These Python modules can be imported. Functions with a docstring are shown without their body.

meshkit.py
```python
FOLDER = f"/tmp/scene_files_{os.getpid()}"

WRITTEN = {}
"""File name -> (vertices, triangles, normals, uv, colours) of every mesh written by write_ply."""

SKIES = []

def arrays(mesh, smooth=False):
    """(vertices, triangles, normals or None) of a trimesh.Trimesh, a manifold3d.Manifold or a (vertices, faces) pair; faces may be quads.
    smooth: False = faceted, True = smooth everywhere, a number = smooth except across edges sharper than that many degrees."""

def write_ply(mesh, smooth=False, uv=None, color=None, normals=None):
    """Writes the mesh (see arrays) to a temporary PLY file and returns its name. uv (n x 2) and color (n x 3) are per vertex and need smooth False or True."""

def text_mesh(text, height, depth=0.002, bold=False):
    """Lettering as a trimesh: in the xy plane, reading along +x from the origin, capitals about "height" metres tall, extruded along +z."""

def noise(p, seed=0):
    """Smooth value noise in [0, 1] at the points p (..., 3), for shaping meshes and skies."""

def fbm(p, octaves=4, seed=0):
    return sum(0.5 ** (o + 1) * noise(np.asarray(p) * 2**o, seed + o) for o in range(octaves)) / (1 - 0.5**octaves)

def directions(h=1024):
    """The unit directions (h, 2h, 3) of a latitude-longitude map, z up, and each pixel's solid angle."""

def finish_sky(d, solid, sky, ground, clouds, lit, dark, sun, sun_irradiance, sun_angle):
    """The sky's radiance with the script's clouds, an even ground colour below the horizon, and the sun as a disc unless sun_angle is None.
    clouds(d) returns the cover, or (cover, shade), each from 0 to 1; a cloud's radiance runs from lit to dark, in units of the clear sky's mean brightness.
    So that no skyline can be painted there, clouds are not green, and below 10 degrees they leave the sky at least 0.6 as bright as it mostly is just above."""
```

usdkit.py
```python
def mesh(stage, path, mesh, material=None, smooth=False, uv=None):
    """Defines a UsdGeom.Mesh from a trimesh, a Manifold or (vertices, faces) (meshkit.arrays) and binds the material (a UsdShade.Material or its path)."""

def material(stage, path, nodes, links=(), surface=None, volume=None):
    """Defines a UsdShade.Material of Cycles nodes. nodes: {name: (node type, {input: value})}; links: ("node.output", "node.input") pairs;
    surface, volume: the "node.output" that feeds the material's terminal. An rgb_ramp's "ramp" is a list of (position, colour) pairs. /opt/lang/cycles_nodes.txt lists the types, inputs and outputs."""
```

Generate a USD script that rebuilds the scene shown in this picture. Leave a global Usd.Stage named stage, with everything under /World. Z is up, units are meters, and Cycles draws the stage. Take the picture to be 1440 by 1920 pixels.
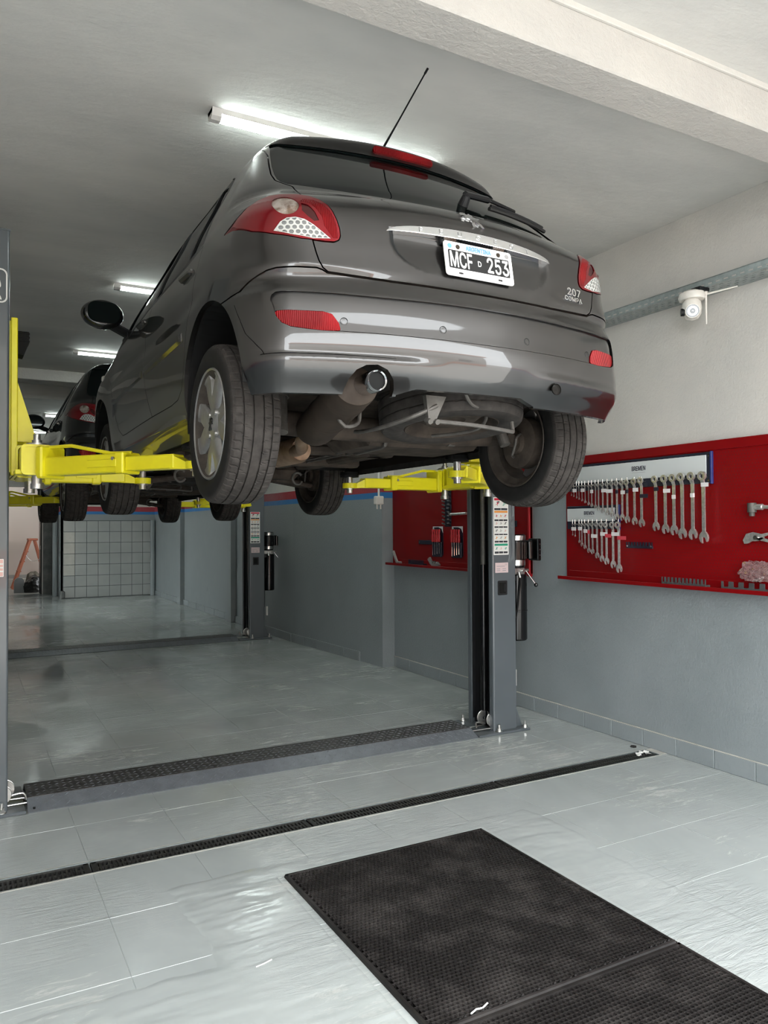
import math, random
import numpy as np
import trimesh
import manifold3d as m3
import usdkit, meshkit
from scipy.interpolate import PchipInterpolator as PC
from pxr import Usd, UsdGeom, UsdLux, UsdShade, Gf, Sdf, Vt

# ---------------------------------------------------------------- stage, camera, light
stage = Usd.Stage.CreateInMemory()
UsdGeom.SetStageUpAxis(stage, 'Z'); UsdGeom.SetStageMetersPerUnit(stage, 1.0)
UsdGeom.Xform.Define(stage, '/World'); UsdGeom.Scope.Define(stage, '/World/Looks')
F_PX = 1440.916
CAM = np.array([[0.87738662, -0.47975283, -0.00547178], [0.00452669, 0.01968165, -0.99979605], [0.47976268, 0.87718291, 0.01944011]])
cam = UsdGeom.Camera.Define(stage, '/World/camera')
cam.CreateHorizontalApertureAttr(36.0); cam.CreateVerticalApertureAttr(48.0); cam.CreateFocalLengthAttr(F_PX / 1440 * 36)
_m = np.eye(4); _m[0, :3] = CAM[0]; _m[1, :3] = -CAM[1]; _m[2, :3] = -CAM[2]; _m[3, :3] = [0, 0, 1.43]
cam.AddTransformOp().Set(Gf.Matrix4d(*_m.ravel().tolist()))
cam.CreateClippingRangeAttr(Gf.Vec2f(0.05, 500))
cam.CreateExposureAttr(0.9)
dome = UsdLux.DomeLight.Define(stage, '/World/sky_light')          # bright overcast sky over the street
dome.CreateIntensityAttr(1.8); dome.CreateColorAttr(Gf.Vec3f(0.93, 0.98, 1.0))
sun = UsdLux.DistantLight.Define(stage, '/World/sun')              # hazy sun standing behind the garage: lights the street and the houses opposite
sun.CreateIntensityAttr(1.5); sun.CreateAngleAttr(2.0); sun.CreateColorAttr(Gf.Vec3f(1.0, 0.95, 0.87))
sun.AddRotateXYZOp().Set(Gf.Vec3f(-38, 0, 12))                      # shines from inside/behind (+y) towards the street (-y)
rnd = random.Random(7); nrg = np.random.default_rng(11)
PI = math.pi

# ---------------------------------------------------------------- materials
MAT = {}
def mat(name, col, rough=.5, metal=0., col2=None, nscale=6., ramp=(.35, .65), bump=0., bscale=60., bdist=.004, coat=0., spec=None, rough2=None, emit=0., trans=0., ior=None, sheen=0., detail=4., stretch=None, alpha=None):
    p = {"base_color": col, "roughness": rough, "metallic": metal}
    if coat: p["coat_weight"] = coat; p["coat_roughness"] = .03
    if ior is not None: p["ior"] = ior
    if spec is not None: p["specular_ior_level"] = spec
    if emit: p["emission_color"] = col; p["emission_strength"] = emit
    if trans: p["transmission_weight"] = trans
    if alpha is not None: p["alpha"] = alpha
    n = {"p": ("principled_bsdf", p)}; l = []
    if col2 is not None or bump or rough2 is not None:
        n["g"] = ("geometry", {}); src = "g.position"
        if stretch:
            n["vm"] = ("vector_math", {"math_type": "multiply", "vector2": stretch}); l.append(("g.position", "vm.vector1")); src = "vm.vector"
    if col2 is not None:
        n["n1"] = ("noise_texture", {"scale": nscale, "detail": detail, "roughness": .6}); l += [(src, "n1.vector")]
        n["r"] = ("rgb_ramp", {"ramp": [(ramp[0], col), (ramp[1], col2)]}); l += [("n1.fac", "r.fac"), ("r.color", "p.base_color")]
    if rough2 is not None:
        n["n3"] = ("noise_texture", {"scale": nscale * 1.7, "detail": 5., "roughness": .65}); l += [(src, "n3.vector")]
        n["mr"] = ("map_range", {"from_min": .35, "from_max": .7, "to_min": rough, "to_max": rough2}); l += [("n3.fac", "mr.value"), ("mr.result", "p.roughness")]
    if bump:
        n["n2"] = ("noise_texture", {"scale": bscale, "detail": 4., "roughness": .6}); l += [(src, "n2.vector")]
        n["b"] = ("bump", {"strength": bump, "distance": bdist}); l += [("n2.fac", "b.height"), ("b.normal", "p.normal")]
    MAT[name] = usdkit.material(stage, '/World/Looks/' + name, n, l, surface="p.BSDF")
    return name

def srgb(r, g, b):
    c = np.array([r, g, b]) / 255.
    return tuple(float(x) for x in np.where(c < .04045, c / 12.92, ((c + .055) / 1.055) ** 2.4))

# ---------------------------------------------------------------- helpers
NUM, LOC = {}, {}
def numbered(parent, name):
    k = NUM.get((parent, name), 0); NUM[(parent, name)] = k + 1
    return f'{parent}/{name}' if k == 0 else f'{parent}/{name}_{k:03d}'

def data(path, **kw):
    pr = stage.GetPrimAtPath(path)
    for k, v in kw.items():
        if v: pr.SetCustomDataByKey('category' if k == 'cat' else k, v)
    return path

def thing(name, label, cat, loc=(0, 0, 0), group=None, kind=None):
    p = numbered('/World', name)
    x = UsdGeom.Xform.Define(stage, p); x.AddTranslateOp().Set(Gf.Vec3d(*map(float, loc)))
    LOC[p] = np.array(loc, float)
    return data(p, label=label, cat=cat, group=group, kind=kind)

def arr(mesh):
    if hasattr(mesh, 'to_mesh'):
        m = mesh.to_mesh(); return np.array(m.vert_properties[:, :3], float), np.array(m.tri_verts, int)
    if isinstance(mesh, trimesh.Trimesh): return np.array(mesh.vertices), np.array(mesh.faces)
    v, f = np.asarray(mesh[0], float), np.asarray(mesh[1], int)
    if f.shape[1] == 4: f = np.vstack([f[:, [0, 1, 2]], f[:, [0, 2, 3]]])
    return v, f

def put(parent, name, mesh, m, smooth=None, normals=None, label=None, cat=None, group=None, kind=None):
    """one Mesh prim named NAME under PARENT (or /World); the mesh is given in world coordinates"""
    parent = parent or '/World'
    p = numbered(parent, name)
    loc = LOC.get(parent, np.zeros(3)); LOC[p] = loc
    v, f = arr(mesh)
    if normals is None:
        g = usdkit.mesh(stage, p, (v - loc, f), MAT[m], smooth=smooth if smooth is not None else False)
    else:
        g = usdkit.mesh(stage, p, (v - loc, f), MAT[m])
        g.CreateNormalsAttr(Vt.Vec3fArray.FromNumpy(np.asarray(normals, np.float32))); g.SetNormalsInterpolation("vertex")
    data(p, label=label, cat=cat, group=group, kind=kind)
    return p

def single(name, label, cat, mesh, m, smooth=None, group=None, kind=None, base=None):
    """a thing that is one mesh"""
    v, f = arr(mesh)
    p = numbered('/World', name)
    b = np.array(base if base is not None else [(v[:, 0].min() + v[:, 0].max()) / 2, (v[:, 1].min() + v[:, 1].max()) / 2, v[:, 2].min()], float)
    g = usdkit.mesh(stage, p, (v - b, f), MAT[m], smooth=smooth if smooth is not None else False)
    g.AddTranslateOp().Set(Gf.Vec3d(*b.tolist())); LOC[p] = b
    return data(p, label=label, cat=cat, group=group, kind=kind)

def struct(name, mesh, m, label=None, smooth=None, cat=None):
    return put(None, name, mesh, m, smooth, kind='structure', label=label, cat=cat)

def copy(src, loc, label, rotz=0, scale=None, group=None, inst=True):
    name = src.rsplit('/', 1)[1]
    if name[-3:].isdigit(): name = name[:-4]
    p = numbered('/World', name)
    x = UsdGeom.Xform.Define(stage, p); pr = x.GetPrim()
    pr.GetReferences().AddInternalReference(src)
    x.ClearXformOpOrder()
    op = x.GetOrderedXformOps()
    x.AddTranslateOp().Set(Gf.Vec3d(*map(float, loc))) if not pr.GetAttribute('xformOp:translate') else pr.GetAttribute('xformOp:translate').Set(Gf.Vec3d(*map(float, loc)))
    order = ['xformOp:translate']
    if rotz: x.AddRotateZOp().Set(float(rotz)); order.append('xformOp:rotateZ')
    if scale: x.AddScaleOp().Set(Gf.Vec3f(scale, scale, scale)); order.append('xformOp:scale')
    x.GetXformOpOrderAttr().Set(order)
    if inst: pr.SetInstanceable(True)
    pr.SetCustomDataByKey('label', label)
    if group: pr.SetCustomDataByKey('group', group)
    return p

def cat_(ms):
    vs, fs, o = [], [], 0
    for m in ms:
        v, f = arr(m); vs.append(v); fs.append(f + o); o += len(v)
    return np.vstack(vs), np.vstack(fs)

def box(lo, hi, b=0.):
    lo, hi = np.array(lo, float), np.array(hi, float); lo, hi = np.minimum(lo, hi), np.maximum(lo, hi)
    b = min(b, (hi - lo).min() * .49)
    if b <= 0:
        return m3.Manifold.cube((hi - lo).tolist()).translate(lo.tolist())
    pts = []
    for k in range(3):
        for c in np.ndindex(2, 2, 2):
            p = np.where(np.array(c) == 0, lo + b, hi - b); p[k] = (lo, hi)[c[k]][k]; pts.append(p)
    return m3.Manifold.hull_points(np.array(pts))

def obox(p0, p1, w, h, b=0., up=(0, 0, 1)):
    """a bar from p0 to p1, w wide and h high"""
    p0, p1 = np.array(p0, float), np.array(p1, float); d = p1 - p0; L = np.linalg.norm(d); d /= L
    s = np.cross(up, d); s /= np.linalg.norm(s); u = np.cross(d, s)
    m = box([0, -w / 2, -h / 2], [L, w / 2, h / 2], b)
    T = np.column_stack([d, s, u, p0]); return m.transform(T)

def cyl(p0, p1, r, r2=None, n=24):
    p0, p1 = np.array(p0, float), np.array(p1, float); d = p1 - p0; L = np.linalg.norm(d); d = d / L
    a = np.array([1., 0, 0]) if abs(d[0]) < .9 else np.array([0, 1., 0])
    s = np.cross(a, d); s /= np.linalg.norm(s); u = np.cross(d, s)
    return m3.Manifold.cylinder(L, r, r if r2 is None else r2, n).transform(np.column_stack([s, u, d, p0]))

def tube(pts, r, n=10, closed=False, smooth=0):
    P = np.array(pts, float)
    if smooth:
        t = np.arange(len(P)); P = PC(t, P)(np.linspace(0, len(P) - 1, smooth))
    N = len(P); T = np.gradient(P, axis=0) if not closed else np.roll(P, -1, 0) - np.roll(P, 1, 0)
    T /= np.linalg.norm(T, axis=1, keepdims=True)
    a = np.array([0, 0, 1.]) if abs(T[0][2]) < .9 else np.array([1., 0, 0]); s = np.cross(a, T[0]); s /= np.linalg.norm(s)
    th = np.arange(n) * 2 * PI / n; V = []
    R = np.broadcast_to(np.asarray(r, float), (N,))
    for i in range(N):
        s = s - T[i] * (s @ T[i]); s /= np.linalg.norm(s); u = np.cross(T[i], s)
        V.append(P[i] + R[i] * (np.cos(th)[:, None] * s + np.sin(th)[:, None] * u))
    V = np.vstack(V); F = []
    for i in range(N if closed else N - 1):
        j = (i + 1) % N
        for k in range(n):
            k2 = (k + 1) % n; F += [[i * n + k, i * n + k2, j * n + k2], [i * n + k, j * n + k2, j * n + k]]
    if not closed:
        V = np.vstack([V, P[0], P[-1]]); c0, c1 = N * n, N * n + 1
        for k in range(n):
            k2 = (k + 1) % n; F += [[c0, k2, k], [c1, (N - 1) * n + k, (N - 1) * n + k2]]
    return V, np.array(F)

def lathe(prof, n=48, centre=(0, 0, 0), axis='z', closed=False):
    """prof: (radius, height) pairs"""
    p = np.array(prof, float); th = np.arange(n) * 2 * PI / n; K = len(p)
    V = np.stack([np.outer(np.cos(th), p[:, 0]), np.outer(np.sin(th), p[:, 0]), np.tile(p[:, 1], (n, 1))], -1).reshape(-1, 3)
    F = []
    for i in range(n):
        j = (i + 1) % n
        for k in range(K if closed else K - 1):
            k2 = (k + 1) % K
            a, b, c, d = i * K + k, j * K + k, j * K + k2, i * K + k2
            if p[k, 0] > 1e-9: F.append([a, b, c])
            if p[k2, 0] > 1e-9: F.append([a, c, d])
    V = V[:, {'z': [0, 1, 2], 'x': [2, 0, 1], 'y': [1, 2, 0]}[axis]]
    return V + np.array(centre, float), np.array(F)

def cs(*polys):
    return m3.CrossSection([np.asarray(p, float).tolist() for p in polys], m3.FillRule.EvenOdd)
MAPS = {  # (a, b, h) -> world
    'rear': np.array([[1, 0, 0, 0], [0, 0, -1, 0], [0, 1, 0, 0]], float),       # reads along +x, up z, faces -y
    'wall': np.array([[0, 0, -1, 0], [-1, 0, 0, 0], [0, 1, 0, 0]], float),      # reads along -y, up z, faces -x
    'flat': np.array([[1, 0, 0, 0], [0, 1, 0, 0], [0, 0, 1, 0]], float),
    'side': np.array([[0, 0, 1, 0], [1, 0, 0, 0], [0, 1, 0, 0]], float)}        # a along y, b along z, h along x
def ext(section, h, how, at=(0, 0, 0)):
    T = MAPS[how].copy(); T[:, 3] = at
    return section.extrude(h).transform(T)
def text(s, height, depth, how, at, bold=True, width=None, centre=True):
    t = meshkit.text_mesh(s, height, depth, bold); v = np.array(t.vertices)
    if width: v[:, 0] *= width / np.ptp(v[:, 0])
    if centre: v[:, 0] -= (v[:, 0].min() + v[:, 0].max()) / 2; v[:, 1] -= height / 2
    T = MAPS[how]; return v @ T[:, :3].T + np.array(at, float), np.array(t.faces)
def rrect(w, h, r, n=6):
    P = []
    for cx, cy, a0 in ((w / 2 - r, h / 2 - r, 0), (-w / 2 + r, h / 2 - r, 90), (-w / 2 + r, -h / 2 + r, 180), (w / 2 - r, -h / 2 + r, 270)):
        for k in range(n + 1):
            a = math.radians(a0 + 90 * k / n); P.append((cx + r * math.cos(a), cy + r * math.sin(a)))
    return P
def circ(r, n=24, c=(0, 0)):
    return [(c[0] + r * math.cos(2 * PI * k / n), c[1] + r * math.sin(2 * PI * k / n)) for k in range(n)]
def flip(mesh, s, xc):
    """mirror about the plane x = xc when s < 0"""
    v, f = arr(mesh)
    if s > 0: return v, f
    v = v.copy(); v[:, 0] = 2 * xc - v[:, 0]; return v, f[:, ::-1]
# ---------------------------------------------------------------- the looks
mat('plaster_white', (.60, .57, .53), .75, col2=(.54, .52, .49), nscale=2.2, bump=.35, bscale=55, bdist=.006)
mat('ceiling_plaster', (.68, .655, .62), .8, col2=(.54, .53, .51), nscale=1.3, bump=.28, bscale=34, bdist=.010, stretch=(.45, 1., 1))
mat('beam_plaster', (.54, .51, .475), .75, col2=(.48, .455, .43), nscale=3, bump=.5, bscale=48, bdist=.010)
mat('floor_paint', (.315, .35, .352), .16, col2=(.28, .315, .32), nscale=2.4, rough2=.38, bump=.10, bscale=26, bdist=.004, coat=0.)
mat('joint_paint', (.30, .32, .315), .4, col2=(.42, .43, .41), nscale=3, ramp=(.58, .72))
mat('bare_cement', (.40, .385, .35), .7, col2=(.50, .48, .44), nscale=14, bump=.5, bscale=60, bdist=.005)
mat('car_paint', (.060, .057, .056), .36, 1., coat=1.)
mat('car_paint_black', (.020, .023, .024), .36, 1., coat=1.)
mat('dark_glass', (.003, .005, .005), .02, ior=1.19)
mat('black_trim', (.010, .010, .011), .32, spec=.22)
mat('rubber_seal', (.006, .006, .006), .6)
mat('black_gloss', (.008, .008, .009), .12, coat=.6)
mat('chrome', (.78, .78, .79), .09, 1.)
mat('bright_steel', (.55, .54, .52), .25, 1.)
mat('alloy', (.40, .395, .385), .34, .75, col2=(.33, .32, .305), nscale=22)
mat('lens_red', (.24, .002, .008), .32, .75, coat=.8)
MAT['lens_red_bright'] = usdkit.material(stage, '/World/Looks/lens_red_bright', {"g": ("geometry", {}), "w": ("wave_texture", {"scale": 55., "distortion": .6, "detail": 1.}), "n": ("noise_texture", {"scale": 9., "detail": 1.}), "r": ("rgb_ramp", {"ramp": [(.42, (.15, .001, .003)), (.60, (.27, .004, .007))]}), "b": ("bump", {"strength": .5, "distance": .003}), "p": ("principled_bsdf", {"roughness": .22, "metallic": .25, "specular_ior_level": .3})},
    [("g.position", "w.vector"), ("g.position", "n.vector"), ("n.fac", "r.fac"), ("r.color", "p.base_color"), ("w.fac", "b.height"), ("b.normal", "p.normal")], surface="p.BSDF")
mat('lens_dark', (.05, .001, .002), .2, .3, coat=.5)
mat('lens_clear', (.46, .40, .36), .12, .4, coat=1., col2=(.20, .13, .09), nscale=26, ramp=(.4, .62))
mat('lens_white', (.50, .50, .48), .2, coat=1.)
mat('lens_grey', (.26, .27, .27), .2, .3, coat=1.)
mat('plate_white', (.74, .73, .72), .35)
mat('plate_black', (.012, .012, .013), .4)
mat('plate_blue', (.16, .40, .66), .45)
mat('tyre_rubber', (.010, .0095, .009), .75, col2=(.016, .015, .014), nscale=18, bump=.12, bscale=240, bdist=.001, spec=.22)
mat('tyre_tread', (.030, .0265, .0245), .85, col2=(.052, .046, .042), nscale=24, bump=.2, bscale=240, bdist=.001, spec=.22)
mat('underbody_dust', (.034, .027, .022), .85, col2=(.072, .056, .045), nscale=10, bump=.3, bscale=80, bdist=.003, spec=.22)
mat('underbody_dark', (.010, .009, .008), .85, col2=(.022, .019, .017), nscale=12, spec=.22)
mat('muffler_steel', (.050, .037, .028), .65, .0, col2=(.030, .022, .017), nscale=9, bump=.15, bscale=60, spec=.22)
mat('rusty_pipe', (.36, .25, .17), .5, .5, col2=(.20, .12, .075), nscale=14)
mat('iron_dusty', (.085, .078, .07), .6, .4, col2=(.13, .12, .11), nscale=20)
mat('lift_grey', (.085, .098, .108), .38, col2=(.095, .108, .118), nscale=3, bump=.03, bscale=300, bdist=.0006, coat=.6)
mat('lift_black', (.007, .007, .008), .4)
mat('lift_yellow', (.88, .79, .014), .36, col2=(.83, .73, .012), nscale=8, coat=.25)
mat('zinc', (.62, .62, .60), .32, .9, col2=(.48, .47, .45), nscale=40)
mat('black_rubber', (.006, .006, .006), .7, spec=.22)
mat('rim_dust', (.040, .033, .028), .6, .2, col2=(.07, .058, .048), nscale=16, spec=.22)
mat('soot', (.002, .002, .002), .9)
mat('motor_black', (.004, .004, .0045), .14, spec=.35)
mat('sticker_white', (.74, .73, .70), .5)
mat('print_red', (.55, .02, .05), .5); mat('print_orange', (.78, .30, .06), .5); mat('print_green', (.02, .30, .18), .5)
mat('print_black', (.03, .03, .035), .5); mat('print_pink', (.62, .48, .48), .5); mat('print_grey', (.30, .29, .29), .5); mat('print_salmon', (.70, .42, .38), .5)
mat('tread_steel_dark', (.045, .044, .044), .55, .3, col2=(.09, .088, .085), nscale=30, bump=.3, bscale=160, bdist=.002)
mat('tread_steel_grey', (.19, .205, .225), .40, .3, col2=(.16, .172, .19), nscale=16)
mat('grate_iron', (.018, .017, .016), .5, .3, col2=(.035, .033, .03), nscale=30)
mat('mat_rubber', (.013, .0112, .0108), .42, col2=(.040, .035, .033), nscale=5, ramp=(.46, .72), detail=8, spec=.22)
mat('tool_red', (.20, .0008, .0025), .42, col2=(.18, .0007, .0022), nscale=3, spec=.25)
mat('tool_red_light', (.36, .004, .009), .4)
mat('navy', (.012, .014, .028), .4); mat('navy_blue', (.02, .03, .16), .4)
mat('label_board', (.60, .62, .62), .45); mat('ink_navy', (.012, .012, .03), .5)
mat('tag_white', (.72, .68, .68), .55); mat('tag_red', (.55, .05, .07), .5)
mat('tool_chrome', (.74, .73, .70), .26, .75, col2=(.52, .51, .48), nscale=60)
mat('handle_red', (.48, .012, .018), .35); mat('comb_grey', (.075, .075, .075), .5)
mat('zinc_tray', (.42, .46, .46), .42, .7, col2=(.32, .36, .36), nscale=26)
mat('white_plastic', (.72, .68, .63), .35); mat('led_case', (.68, .66, .64), .45)
mat('led_light', (.88, 1., .96), .5, emit=22.0)
mat('tile_glaze', (.40, .41, .40), .12, col2=(.36, .375, .365), nscale=2.5)
mat('tile_glaze_pale', (.50, .50, .46), .14, col2=(.40, .41, .38), nscale=4)
mat('grout_dark', (.12, .13, .13), .8)
mat('pillar_cement', (.125, .13, .13), .6, col2=(.22, .22, .21), nscale=6, bump=.3, bscale=30)
mat('back_room_wall', (.70, .60, .55), .7); mat('back_room_floor', (.42, .40, .38), .5)
mat('ladder_orange', (.42, .13, .07), .5); mat('ladder_metal', (.6, .58, .56), .35, .9)
mat('bag_black', (.006, .006, .006), .28, bump=.4, bscale=26, bdist=.02); mat('sack_brown', (.10, .085, .065), .8)
mat('stone_grey', (.22, .225, .23), .7)
mat('street_asphalt', (.22, .215, .21), .85); mat('pavement', (.46, .44, .41), .8)
mat('house_cream', (.34, .32, .29), .8); mat('house_brick', (.42, .17, .11), .85, col2=(.50, .24, .16), nscale=3); mat('house_dark', (.05, .06, .06), .2)
# a wall painted in bands: grey below, a blue and a red stripe, off-white above (by height, as the painter taped it)
def banded(name, grey, grey2):
    n = {"g": ("geometry", {}), "s": ("separate_xyz", {}), "wn": ("noise_texture", {"scale": 1.3, "detail": 2.}), "wm": ("math", {"math_type": "multiply_add", "value2": .012, "value3": -.006}), "wa": ("math", {"math_type": "add"}),
         "n1": ("noise_texture", {"scale": 1.8, "detail": 5., "roughness": .6}),
         "ga": ("rgb_ramp", {"ramp": [(.35, grey), (.68, grey2)]}), "wh": ("rgb_ramp", {"ramp": [(.35, (.60, .565, .525)), (.65, (.54, .515, .485))]}),
         "c1": ("math", {"math_type": "greater_than", "value2": 1.725}), "c2": ("math", {"math_type": "greater_than", "value2": 1.785}), "c3": ("math", {"math_type": "greater_than", "value2": 1.885}),
         "m1": ("mix_color", {"b": (.03, .19, .47)}), "m2": ("mix_color", {"b": (.36, .035, .05)}), "m3": ("mix_color", {}),
         "n2": ("noise_texture", {"scale": 62., "detail": 5., "roughness": .65}), "vm": ("vector_math", {"math_type": "multiply", "vector2": (1.1, 1.1, .75)}), "b": ("bump", {"strength": .38, "distance": .008}),
         "rr": ("map_range", {"from_min": .3, "from_max": .7, "to_min": .34, "to_max": .6}),
         "p": ("principled_bsdf", {"roughness": .5})}
    l = [("g.position", "s.vector"), ("g.position", "n1.vector"), ("g.position", "wn.vector"), ("wn.fac", "wm.value1"), ("wm.value", "wa.value1"), ("s.z", "wa.value2"), ("n1.fac", "ga.fac"), ("n1.fac", "wh.fac"),
         ("wa.value", "c1.value1"), ("wa.value", "c2.value1"), ("wa.value", "c3.value1"), ("c1.value", "m1.fac"), ("c2.value", "m2.fac"), ("c3.value", "m3.fac"),
         ("ga.color", "m1.a"), ("m1.result", "m2.a"), ("m2.result", "m3.a"), ("wh.color", "m3.b"), ("m3.result", "p.base_color"),
         ("g.position", "vm.vector1"), ("vm.vector", "n2.vector"), ("n2.fac", "b.height"), ("b.normal", "p.normal"), ("n1.fac", "rr.value"), ("rr.result", "p.roughness")]
    MAT[name] = usdkit.material(stage, '/World/Looks/' + name, n, l, surface="p.BSDF")
banded('wall_paint', (.232, .256, .264), (.272, .297, .305))
banded('wall_paint_deep', (.135, .17, .17), (.16, .195, .195))
# painted floor: brushed sweeps of glossy grey paint with dusty scuffs
def floor_mat(name):
    n = {"g": ("geometry", {}), "o": ("object_info", {}), "n1": ("noise_texture", {"scale": 1.5, "detail": 5., "roughness": .6, "distortion": .6}), "r1": ("rgb_ramp", {"ramp": [(.3, (.355, .378, .370)), (.7, (.420, .440, .430))]}),
         "sc": ("vector_math", {"math_type": "multiply", "vector2": (5., 26., 5.)}), "n4": ("noise_texture", {"scale": 1., "detail": 7., "roughness": .75, "distortion": 1.2}), "n5": ("noise_texture", {"scale": 1.1, "detail": 3.}),
         "mul": ("math", {"math_type": "multiply"}), "r4": ("rgb_ramp", {"ramp": [(.31, (0, 0, 0)), (.42, (.8, .8, .8))]}), "mx": ("mix_color", {"b": (.52, .52, .49)}),
         "rr": ("map_range", {"from_min": .3, "from_max": .7, "to_min": .05, "to_max": .20}), "ra": ("math", {"math_type": "multiply_add", "value2": .4}),
         "nb": ("noise_texture", {"scale": .8, "detail": 6., "roughness": .62, "distortion": 2.2}), "nm": ("noise_texture", {"scale": .9, "detail": 2.}), "nr": ("map_range", {"from_min": .46, "from_max": .60, "to_min": .03, "to_max": .7}), "b": ("bump", {"distance": .0075}),
         "p": ("principled_bsdf", {"roughness": .2})}
    l = [("g.position", "n1.vector"), ("n1.fac", "r1.fac"), ("g.position", "sc.vector1"), ("sc.vector", "n4.vector"), ("g.position", "n5.vector"), ("n4.fac", "mul.value1"), ("n5.fac", "mul.value2"), ("mul.value", "r4.fac"),
         ("r1.color", "mx.a"), ("r4.color", "mx.fac"), ("mx.result", "p.base_color"), ("n1.fac", "rr.value"), ("r4.color", "ra.value1"), ("rr.result", "ra.value3"), ("ra.value", "p.roughness"), ("sc.vector", "nb.vector"), ("g.position", "nm.vector"), ("nm.fac", "nr.value"), ("nr.result", "b.strength"), ("nb.fac", "b.height"), ("b.normal", "p.normal")]
    MAT[name] = usdkit.material(stage, '/World/Looks/' + name, n, l, surface="p.BSDF")
floor_mat('floor_tile_paint')
# ---------------------------------------------------------------- the room
CEIL = 3.33; XR = 3.89; XL = -0.95; Y0 = -0.7; YB = 16.95; YO = -.25
# floor: slab with a trench for the drain
DY0, DY1 = 3.405, 3.535
fl = cat_([box([XL, Y0, -.2], [XR, DY0, -.002]), box([XL, DY1, -.2], [XR, 18.5, -.002]), box([XL, DY0, -.2], [XR, DY1, -.07])])
floor = struct('floor', fl, 'joint_paint', 'grey painted garage floor of large square tiles', cat='floor')
def tile(x0, x1, y0, y1, t=.0):
    b = .0012; g = .0006
    lo = np.array([x0 + g, y0 + g]); hi = np.array([x1 - g, y1 - g])
    v = [[lo[0], lo[1], -.0021], [hi[0], lo[1], -.0021], [hi[0], hi[1], -.0021], [lo[0], hi[1], -.0021], [lo[0] + b, lo[1] + b, t], [hi[0] - b, lo[1] + b, t], [hi[0] - b, hi[1] - b, t], [lo[0] + b, hi[1] - b, t]]
    return np.array(v), np.array([[0, 1, 5, 4], [1, 2, 6, 5], [2, 3, 7, 6], [3, 0, 4, 7], [4, 5, 6, 7]])
ys = [DY0 - .42 * k for k in range(10, -1, -1)]; ys = [Y0] + [y for y in ys if y > Y0 + .05]
rows = list(zip(ys[:-1], ys[1:])); y = DY1; yy = [y, 3.98]
while yy[-1] < 18.4: yy.append(min(yy[-1] + .42, 18.5))
rows += list(zip(yy[:-1], yy[1:]))
xs = [XL] + [x for x in np.arange(.476 - .42 * 3, XR, .42) if x > XL + .05] + [XR]
tiles = [(x0, x1, y0, y1) for (y0, y1) in rows for x0, x1 in zip(xs[:-1], xs[1:])]
def sees(t):
    c = np.array([(t[0] + t[1]) / 2, (t[2] + t[3]) / 2, 0]) - [0, 0, 1.43]; q = CAM @ c
    return q[2] > .3 and abs(q[0] / q[2]) < .62 and q[1] / q[2] < .78
seen = sorted([t for t in tiles if sees(t)], key=lambda t: t[2]); near = seen[:298]; ns = set(near)
for t in near: put(floor, 'floor_tile', tile(*t, t=rnd.uniform(-.0004, .0004)), 'floor_tile_paint')
put(floor, 'far_tiles', cat_([tile(*t) for t in tiles if t not in ns]), 'floor_tile_paint', kind='stuff')
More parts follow.
